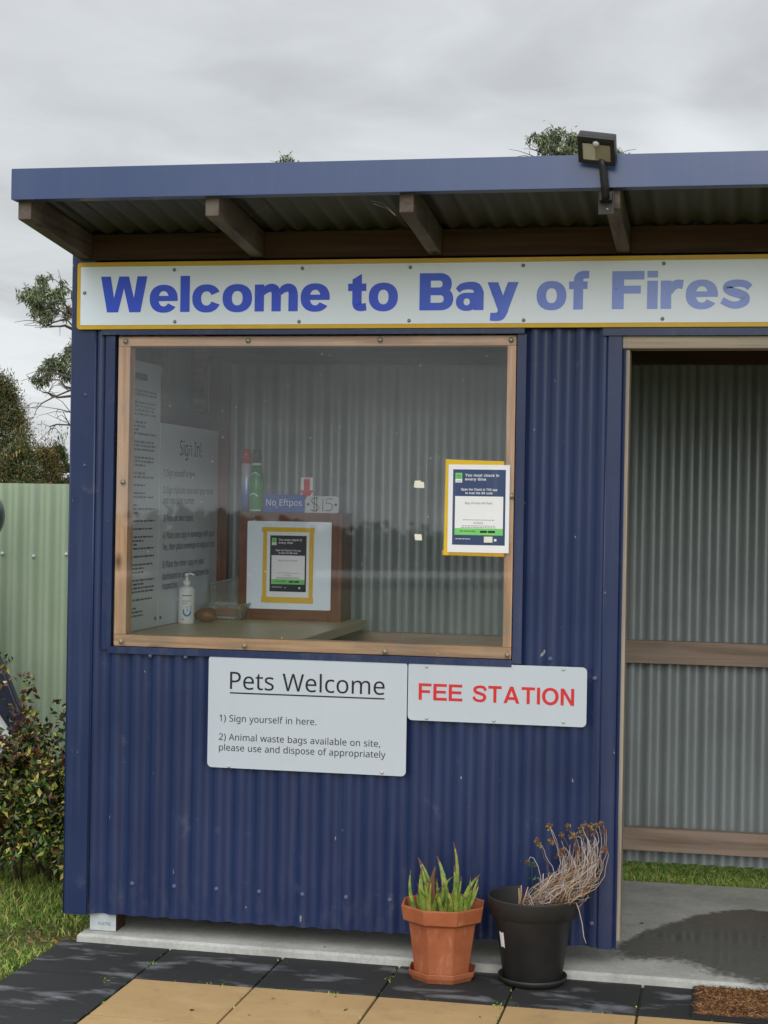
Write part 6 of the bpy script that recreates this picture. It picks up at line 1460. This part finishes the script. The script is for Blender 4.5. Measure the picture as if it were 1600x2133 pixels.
# ------------------------------------------------------------------ fence, statue, shrub
YF = 2.15
def fence():
    S = thing('metal_fence', (-2.0, YF, ZG), 'pale green corrugated metal fence to the left of the hut', 'fence')
    b = MB(); b.corr(-5.5, -0.10, ZG+.02, 1.602, YF, -0.800-.018, pitch=.0835, amp=.015, nz=1, sharp=.85); b.build('fence_sheet', m_green, S)
    for z in (0.25, 0.85, 1.50):
        MB().box(-5.5, -0.10, YF+.0195, YF+.05, z-.02, z+.02).build('fence_rail', m_green, S)
    for x in (-5.4, -3.1, -0.8): MB().box(x-.03, x+.03, YF+.0505, YF+.11, ZG-.05, 1.58).build('fence_post', m_green, S)
    for px_, py_ in ((4.7, 1153), (70, 1159), (138, 1154.5)):
        p = onY(px_, py_, YF-.0155); screw(p[0], YF-.0155, p[2], S, m_galv, .0062)
fence()

def statue():
    # mostly outside the frame: round dark head, white body with a long navy fin edge
    cx, cy = -1.10, 1.55
    S = thing('statue', (cx, cy, ZG), 'navy and white statue half hidden behind the shrub at the fence', 'statue')
    nv = mat_plain('navy_gloss', lin(38, 43, 62), .28, .5, var=.1); wh = mat_plain('white_gloss', lin(226, 228, 232), .35)
    c = onY(-56, 1074, cy); R_ = onY(5, 1074, cy)[0]-c[0]
    b = MB(); b.lathe([(R_*math.sin(t), c[2]-R_*math.cos(t)) for t in np.linspace(.05, math.pi-.02, 20)], c[0], cy, 32); b.build('head', nv, S)
    zt = c[2]-R_*.8
    pr = [(.12, ZG), (.20, ZG+.12), (.22, ZG+.35), (.18, .62), (.12, .92), (.07, 1.15), (.05, zt)]
    MB().lathe(pr, c[0]-.12, cy+.16, 40, 0, True, 0, .8).build('body', nv, S)
    ed = [(-30, 1300), (0, 1366), (15, 1395), (40, 1460), (70, 1520), (100, 1585), (125, 1638), (118, 1652), (98, 1650), (75, 1612), (50, 1560), (28, 1525), (5, 1490), (-30, 1440)]
    pts = [tuple(onY(x, y, cy-.10)[[0, 2]]) for x, y in ed]
    o = MB().prism(pts, cy-.13, cy-.085, 'y').build('fin', nv, S); md = o.modifiers.new('b', 'BEVEL'); md.width = .012; md.segments = 3
    ed = [(-30, 1450), (5, 1495), (28, 1530), (50, 1565), (75, 1618), (96, 1652), (102, 1690), (90, 1740), (40, 1760), (-30, 1760)]
    pts = [tuple(onY(x, y, cy-.10)[[0, 2]]) for x, y in ed]
    o = MB().prism(pts, cy-.080, cy+.05, 'y').build('belly_panel', wh, S)
statue()

def shrub():
    S = thing('leafy_shrub', (-0.42, 0.80, ZG), 'dense shrub with glossy green and bronze leaves beside the hut', 'shrub')
    mats = [leafmat('shrub_green', lin(84, 108, 48), .28), leafmat('shrub_dark', lin(34, 48, 26), .3), leafmat('shrub_lime', lin(160, 164, 74), .35), leafmat('shrub_bronze', lin(96, 58, 42), .32), leafmat('shrub_yellow', lin(196, 182, 96), .4)]
    mb = MB(); R_ = random.Random(3); tips = []
    def grow(p, d, L, r, depth):
        n = 4; pts = [Vector(p)]
        for i in range(n):
            d = (d+Vector((R_.gauss(0, .18), R_.gauss(0, .18), R_.gauss(.03, .14)))).normalized(); pts.append(pts[-1]+d*L/n)
        mb.tube(pts, [r*(1-.5*i/n) for i in range(n+1)], 5)
        for i in range(1, n+1): tips.append((pts[i], d, depth))
        if depth < 3:
            for k in range(R_.choice((2, 3, 3))):
                q = pts[R_.randint(2, n)]; dd = (d+Vector((R_.gauss(0, .75), R_.gauss(0, .75), R_.gauss(.1, .45)))).normalized()
                grow(q, dd, L*R_.uniform(.55, .8), r*.55, depth+1)
    for k in range(13):
        grow((-.52+R_.gauss(0, .14), .80+R_.gauss(0, .12), ZG), Vector((R_.gauss(-.05, .45), R_.gauss(0, .4), 1)).normalized(), R_.uniform(.18, .34), .008, 0)
    mb.build('branches', mat_plain('shrub_bark', lin(74, 56, 44), .8), S)
    pos, dr, mi = [], [], []
    T = np.array([t[0] for t in tips])
    def inside_(q):   # outline of the bush in plan and height
        x, y, z = q; top = .92-max(0, (x+.66))*1.45; return z < top and x < -.055 and z > .13+max(0, (x+.62)*-.3)
    cen = []
    for t in tips:
        if t[2] >= 1 and inside_(t[0]): cen.append(np.array(t[0]))
    rr = np.random.default_rng(4)
    for _ in range(880):  # fill of shoots through the crown
        u = rr.uniform(-1.15, -.08); top = .92-max(0, (u+.66))*1.45
        z = rr.uniform(.13, max(.2, top)); y = .80+rr.normal(0, .20)
        d = rr.random()
        if z > .38 and rr.random() < .62: continue
        cen.append(np.array([u, y, z]))
    for c in cen:
        k = rr.integers(9, 17); ax = rr.normal(size=3)+np.array([0, -.4, .9]); ax /= np.linalg.norm(ax)
        bronze = c[2] > .42+rr.normal(0, .12)
        for j in range(k):
            q = c+ax*rr.uniform(-.045, .05)+rr.normal(0, .008, 3)
            d = rr.normal(size=3); d -= ax*d.dot(ax)*.8; d = d/np.linalg.norm(d)+ax*.5
            pos.append(q); dr.append(d)
            mi.append(rr.choice(5, p=[.14, .28, .05, .48, .05] if bronze else [.32, .36, .14, .08, .10]))
    pos = np.array(pos); N = len(pos)
    leaves('foliage', pos, np.array(dr), rr.uniform(.022, .043, N), rr.uniform(.012, .021, N), mats, None, S, fold=.25, curl=.12, mi=np.array(mi))
shrub()

# ------------------------------------------------------------------ grass
def grass():
    mats = [leafmat('grass_mid', lin(104, 136, 52), .6), leafmat('grass_light', lin(156, 176, 84), .6), leafmat('grass_dark', lin(66, 92, 36), .6), leafmat('grass_straw', lin(186, 166, 108), .7)]
    rr = np.random.default_rng(9)
    def field(name, fn, N, h0, h1, w, probs, keep=None):
        q = fn(N)
        if keep is not None: q = q[keep(q)]
        n = len(q); pos = np.concatenate([q, np.full((n, 1), ZG-.022)], 1)
        dr = np.stack([rr.normal(0, .45, n), rr.normal(0, .45, n), np.ones(n)], 1)
        tag(leaves(name, pos, dr, rr.uniform(h0, h1, n), w, mats, probs, None, fold=.15, curl=.35), kind='stuff', cat=None)
    def dirt(q):   # bare patch by the corner of the slab
        a = ((q[:, 0]+.10)/.30)**2+((q[:, 1]-.02)/.20)**2
        return (a > 1+rr.normal(0, .35, len(q))) | (rr.random(len(q)) < .12)
    def left(N):
        x = rr.uniform(-1.3, .12, N); y = rr.uniform(-1.6, 2.1, N)
        ok = (x < .0) | (y > .1); ok &= (x < -.012) | (y < -.05) | (y > 0.0)
        ok &= ~((x > -.01) & (y < .02)); return np.stack([x, y], 1)[ok]
    field('grass', left, 90000, .014, .050, .0036, [.36, .28, .2, .16], dirt)
    def back(N): return np.stack([rr.uniform(.2, 3.6, N), rr.uniform(1.37, 3.0, N)], 1)
    field('grass', back, 70000, .02, .055, .0040, [.40, .36, .14, .10])
    # weeds in the paver joints
    pos = []; k = 1.0215; s = .4086
    for jx in range(0, 5):
        for _ in range(26): pos.append((0.405+s*jx+rr.normal(0, .004), rr.uniform(-.85, -.03)))
    for jy in (1,):
        for _ in range(30):
            c = rr.uniform(.4, 2.3)
            for q in range(rr.integers(1, 8)): pos.append((c+rr.normal(0, .012), -.019-s*jy+rr.normal(0, .003)))
    for c in ((1.235, -.05), (1.225, -.12), (1.22, -.22), (.405, -.25), (.33, -.48), (1.60, -.43), (1.08, -.43), (.72, -.43)):
        for q in range(26): pos.append((c[0]+rr.normal(0, .008), c[1]+rr.normal(0, .016)))
    pos = np.array(pos); sel = rr.random(len(pos)) < .5; pos = pos[sel]; n = len(pos)
    P_ = np.concatenate([pos, np.full((n, 1), ZG-.004)], 1)
    dr = np.stack([rr.normal(0, .8, n), rr.normal(0, .8, n), np.full(n, .8)], 1)
    tag(leaves('weeds', P_, dr, rr.uniform(.005, .013, n), .005, mats[:3], [.5, .3, .2], None), kind='stuff')
    # soil crumbs and dead leaves
    n = 260; x = rr.uniform(-.40, .04, n); y = rr.normal(.0, .10, n)
    P_ = np.stack([x, y, np.full(n, ZG-.015)], 1)
    tag(leaves('leaf_litter', P_, np.stack([rr.normal(size=n), rr.normal(size=n), np.full(n, .25)], 1), rr.uniform(.012, .035, n), .010, [mat_plain('dead_leaf', lin(128, 98, 66), .8), mat_plain('soil_crumb', lin(92, 80, 68), .9)], [.5, .5], None), kind='stuff')
    n = 34; x = rr.uniform(.1, 2.5, n); y = rr.uniform(-.8, 1.2, n)
    z = np.where(y > -.06, ZS+.001, ZG+.001)
    tag(leaves('leaf_litter', np.stack([x, y, z], 1), np.stack([rr.normal(size=n), rr.normal(size=n), np.full(n, .05)], 1), rr.uniform(.008, .022, n), .006, [mat_plain('dry_leaf', lin(88, 66, 46), .8), mat_plain('dark_scrap', lin(46, 42, 38), .9)], [.5, .5], None), kind='stuff')
grass()

# ------------------------------------------------------------------ trees
BARK = mat_plain('gum_bark', lin(120, 108, 96), .85, var=.3, nscale=6)
TWIG = mat_plain('gum_twig', lin(92, 82, 76), .85)
def gum(label, trunk, limbs, clumps, Y, seed, group):
    rr = np.random.default_rng(seed); R_ = random.Random(seed)
    b0 = onY(trunk[0][0], trunk[0][1], Y); base = (b0[0], Y, ZG-.3)
    S = thing('gum_tree', base, label, 'tree', group)
    tb = MB(); pts = [Vector(base)]+[Vector(onY(x, y, Y+R_.uniform(-.2, .2))) for x, y in trunk]
    n = len(pts); tb.tube(pts, [.20*(1-.75*i/(n-1)) for i in range(n)], 10); tb.build('trunk', BARK, S)
    lb = MB()
    for L in limbs:
        q = [Vector(onY(x, y, Y+R_.uniform(-.15, .15))) for x, y in L]
        fine = [q[0]]
        for a, c in zip(q[:-1], q[1:]):
            fine.append((a+c)/2+Vector((R_.gauss(0, .03), R_.gauss(0, .05), R_.gauss(0, .03)))); fine.append(c)
        m_ = len(fine); lb.tube(fine, [.016*(1-.85*i/(m_-1))+.0035 for i in range(m_)], 5)
        for q_ in fine[2:]:
            for _ in range(2):
                e_ = q_+Vector((R_.gauss(-.10, .14), R_.gauss(0, .1), R_.gauss(.02, .10))); lb.tube([q_, (q_+e_)/2+Vector((0, 0, R_.gauss(.02, .02))), e_], [.005, .004, .0025], 4)
    pos, dr = [], []
    for (x, y, r, k) in clumps:
        c = onY(x, y, Y+R_.uniform(-.5, .5)); rad = r/FPX*(Y+CD)
        for j in range(max(3, int(k/8))):
            sc = c+rr.normal(0, rad*.55, 3)*np.array([1, 1.2, .8]); sr = rad*rr.uniform(.16, .32)
            lb.tube([c, (Vector(c)+Vector(sc))/2+Vector((0, 0, .03)), sc], [.006, .004, .003], 4)
            m_ = 24
            pos.append(sc+rr.normal(0, sr, (m_, 3))); d = rr.normal(0, .6, (m_, 3))+np.array([0, 0, -.75]); dr.append(d)
    lb.build('branches', TWIG, S)
    pos = np.concatenate(pos); dr = np.concatenate(dr); N = len(pos)
    mats = [leafmat('gum_leaf', lin(112, 122, 88), .5), leafmat('gum_leaf_dark', lin(72, 84, 60), .5), leafmat('gum_leaf_pale', lin(156, 160, 124), .5)]
    leaves('crown', pos, dr, rr.uniform(.05, .095, N), rr.uniform(.012, .021, N), mats, [.45, .35, .2], S, curl=.1)
gum('spreading gum tree behind the hut with wispy branches left of its wall', [(420, 1000), (400, 800), (380, 640), (420, 520)],
    [[(400, 800), (260, 720), (160, 690), (110, 672), (75, 668)], [(380, 640), (250, 690), (160, 668), (120, 645), (90, 625)], [(400, 820), (260, 790), (160, 812), (110, 828), (78, 850)],
     [(160, 690), (125, 680), (100, 668)], [(160, 812), (130, 800), (95, 790)], [(160, 830), (120, 828), (90, 818)], [(400, 850), (250, 850), (158, 862), (122, 852)], [(420, 880), (250, 880), (158, 882), (118, 884), (105, 892)], [(158, 882), (140, 876)],
     [(420, 520), (520, 440), (605, 352)], [(160, 660), (140, 640), (125, 605)], [(160, 640), (150, 620), (130, 596)], [(160, 790), (120, 778), (80, 792)], [(420, 520), (330, 470)], [(420, 520), (450, 430)]],
    [(74, 614, 22, 110), (52, 615, 12, 40), (92, 585, 14, 60), (98, 610, 18, 100), (85, 640, 18, 100), (108, 635, 20, 120), (125, 605, 15, 70), (96, 660, 14, 60), (150, 652, 18, 90), (62, 606, 12, 40),
     (150, 728, 20, 130), (128, 758, 20, 130), (100, 775, 18, 100), (85, 790, 14, 70), (68, 790, 9, 30), (140, 785, 14, 60), (155, 760, 15, 70), (108, 752, 14, 60),
     (607, 349, 24, 220), (591, 349, 16, 90), (624, 350, 13, 70), (330, 470, 50, 150), (450, 430, 50, 150), (560, 430, 50, 150), (300, 620, 60, 160), (240, 700, 50, 120), (500, 560, 60, 160), (300, 780, 50, 100)],
    13.0, 21, 'gum trees behind the hut')
gum('gum tree whose bushy top shows above the roof beside the solar light', [(1260, 1000), (1250, 700), (1235, 480), (1225, 380)],
    [[(1235, 480), (1180, 380), (1130, 320), (1105, 310)], [(1225, 380), (1215, 320), (1190, 290)], [(1225, 380), (1260, 340), (1285, 325)], [(1180, 380), (1130, 345), (1103, 322)], [(1180, 380), (1140, 330), (1120, 300)], [(1225, 380), (1165, 300)]],
    [(1130, 292, 18, 100), (1160, 286, 20, 130), (1188, 296, 22, 150), (1150, 310, 20, 120), (1180, 322, 22, 140), (1205, 305, 20, 110), (1225, 325, 20, 100), (1270, 332, 18, 100), (1288, 328, 16, 110), (1272, 322, 18, 100), (1245, 340, 25, 120), (1118, 282, 10, 30), (1200, 370, 50, 150), (1280, 390, 50, 150)],
    15.0, 33, 'gum trees behind the hut')

def bushy(label, px_, top, r, Y, seed, mats, probs, N, parts=1.0, leaf=(.022, .055), wid=.0085):
    rr = np.random.default_rng(seed); R_ = random.Random(seed)
    c = onY(px_, top, Y); H = c[2]; rad = r/FPX*(Y+CD)
    S = thing('bushy_tree', (c[0], Y, ZG-.3), label, 'tree', 'bushy trees behind the green fence')
    tb = MB(); tb.tube([(c[0], Y, ZG-.3), (c[0]+.05, Y, H*.35), (c[0]-.03, Y, H*.75)], [.11, .08, .03], 8)
    for k in range(14):
        a = R_.uniform(0, 6.28); z = R_.uniform(.3, .75)*H; L = rad*R_.uniform(.5, .95)
        tb.tube([(c[0], Y, z), (c[0]+math.cos(a)*L*.5, Y+math.sin(a)*L*.5, z+L*.35), (c[0]+math.cos(a)*L, Y+math.sin(a)*L, z+L*.5)], [.03, .018, .008], 5)
    tb.build('trunk', mat_plain('bush_bark', lin(86, 74, 62), .9), S)
    K = int(N/45*1.0); pos, dr, mi = [], [], []
    for k in range(K):
        t = rr.random()**.8; z = H*(.25+.75*t)
        pr = rad*math.sqrt(max(.02, 1-((t-.35)/.66)**2)) if t > .35 else rad*(.75+.25*t/.35)
        a = rr.uniform(0, 2*math.pi); q = pr*math.sqrt(rr.uniform(.35, 1))
        cc_ = np.array([c[0]+math.cos(a)*q, Y+math.sin(a)*q, min(z, H-.06)])
        m_ = 130; sr = rad*rr.uniform(.09, .18)
        pos.append(cc_+rr.normal(0, sr, (m_, 3))*np.array([1, 1, 1.15]))
        dr.append(rr.normal(0, .7, (m_, 3))+np.array([math.cos(a)*.4, math.sin(a)*.4, .7 if rr.random() < .7 else -.6]))
        p0 = np.array(probs)*rr.uniform(.3, 1.7, len(probs)); mi.append(rr.choice(len(mats), m_, p=p0/p0.sum()))
    for k in range(26):   # loose shoots at the top
        a = rr.uniform(0, 6.28); q = rad*rr.uniform(0, .6); s0 = np.array([c[0]+math.cos(a)*q, Y+math.sin(a)*q, H*.93])
        d = rr.normal(0, .3, 3)+np.array([0, 0, 1]); L = rr.uniform(.10, .28)
        tt = rr.random(12)[:, None]; pos.append(s0+d*L*tt+rr.normal(0, .012, (12, 3))); dr.append(np.repeat(d[None], 12, 0)+rr.normal(0, .4, (12, 3))); mi.append(rr.choice(len(mats), 12, p=probs))
    pos = np.concatenate(pos); dr = np.concatenate(dr); mi = np.concatenate(mi); n = len(pos)
    leaves('crown', pos, dr, rr.uniform(leaf[0], leaf[1], n), wid, mats, None, S, curl=.1, mi=mi)
BM = [leafmat('bush_olive', lin(88, 94, 48), .6), leafmat('bush_green', lin(62, 80, 40), .6), leafmat('bush_brown', lin(122, 92, 60), .6), leafmat('bush_straw', lin(160, 140, 84), .6), leafmat('bush_dark', lin(46, 52, 34), .6)]
bushy('tall olive brown bushy tree behind the left end of the green fence', -8, 790, 82, 9.0, 1, BM, [.32, .28, .16, .05, .19], 17000)
bushy('low green bushy tree showing over the fence below the tall brown one', 40, 925, 58, 8.2, 2, BM, [.30, .34, .10, .10, .16], 7000)
bushy('rusty brown low bushy tree in the middle above the fence', 92, 932, 46, 8.6, 3, BM, [.24, .16, .36, .08, .16], 6000)
bushy('dark green low bushy tree above the fence nearest the hut wall', 121, 926, 32, 9.6, 4, BM, [.18, .50, .06, .04, .22], 5000)
bushy('small dark bushy tree over the fence touching the hut corner', 168, 966, 34, 8.8, 5, BM, [.2, .42, .1, .04, .24], 4000)

def far_wood():
    rr = np.random.default_rng(8); V, d = [], []
    for k in range(700):
        x = rr.uniform(-120, 120); y = -92+rr.normal(0, 3); h = 1.75+.5*math.sin(x*.11)+.35*math.sin(x*.31+1)+rr.normal(0, .22)
        m_ = 60; V.append(np.stack([x+rr.normal(0, .9, m_), y+rr.normal(0, .9, m_), rr.uniform(-.8, h, m_)], 1)); d.append(rr.normal(size=(m_, 3)))
    for x, y, h in ((-12, -44, 1.5), (-14, -46, 1.8), (-30, -60, 2.2), (18, -50, 1.2)):
        m_ = 500; V.append(np.stack([x+rr.normal(0, .9, m_), y+rr.normal(0, .9, m_), rr.uniform(-.3, h, m_)], 1)); d.append(rr.normal(size=(m_, 3)))
    V = np.concatenate(V); d = np.concatenate(d); n = len(V)
    big = rr.uniform(.35, .8, n)
    o = leaves('far_wood', V, d, big, .45, [BM[1], BM[4]], [.4, .6], None); tag(o, kind='stuff')
far_wood()

# ------------------------------------------------------------------ cobwebs under the eave
def webs():
    S = MB(); M = mat_plain('cobweb_thread', lin(150, 146, 136), .7)
    for A in (((772, 418, -.54), (800, 424, -.5), (822, 446, -.552)), ((778, 424, -.54), (806, 434, -.5), (824, 449, -.552)), ((490, 472, -.3), (520, 450, -.2), (560, 428, -.45)), ((83, 436, -.5), (92, 420, -.5), (110, 418, -.52))):
        S.tube([onY(x, y, Y) for x, y, Y in A], .0007, 4)
    o = S.build('cobweb', M); tag(o, 'thin grey cobweb threads hanging under the eave', 'cobweb')
webs()
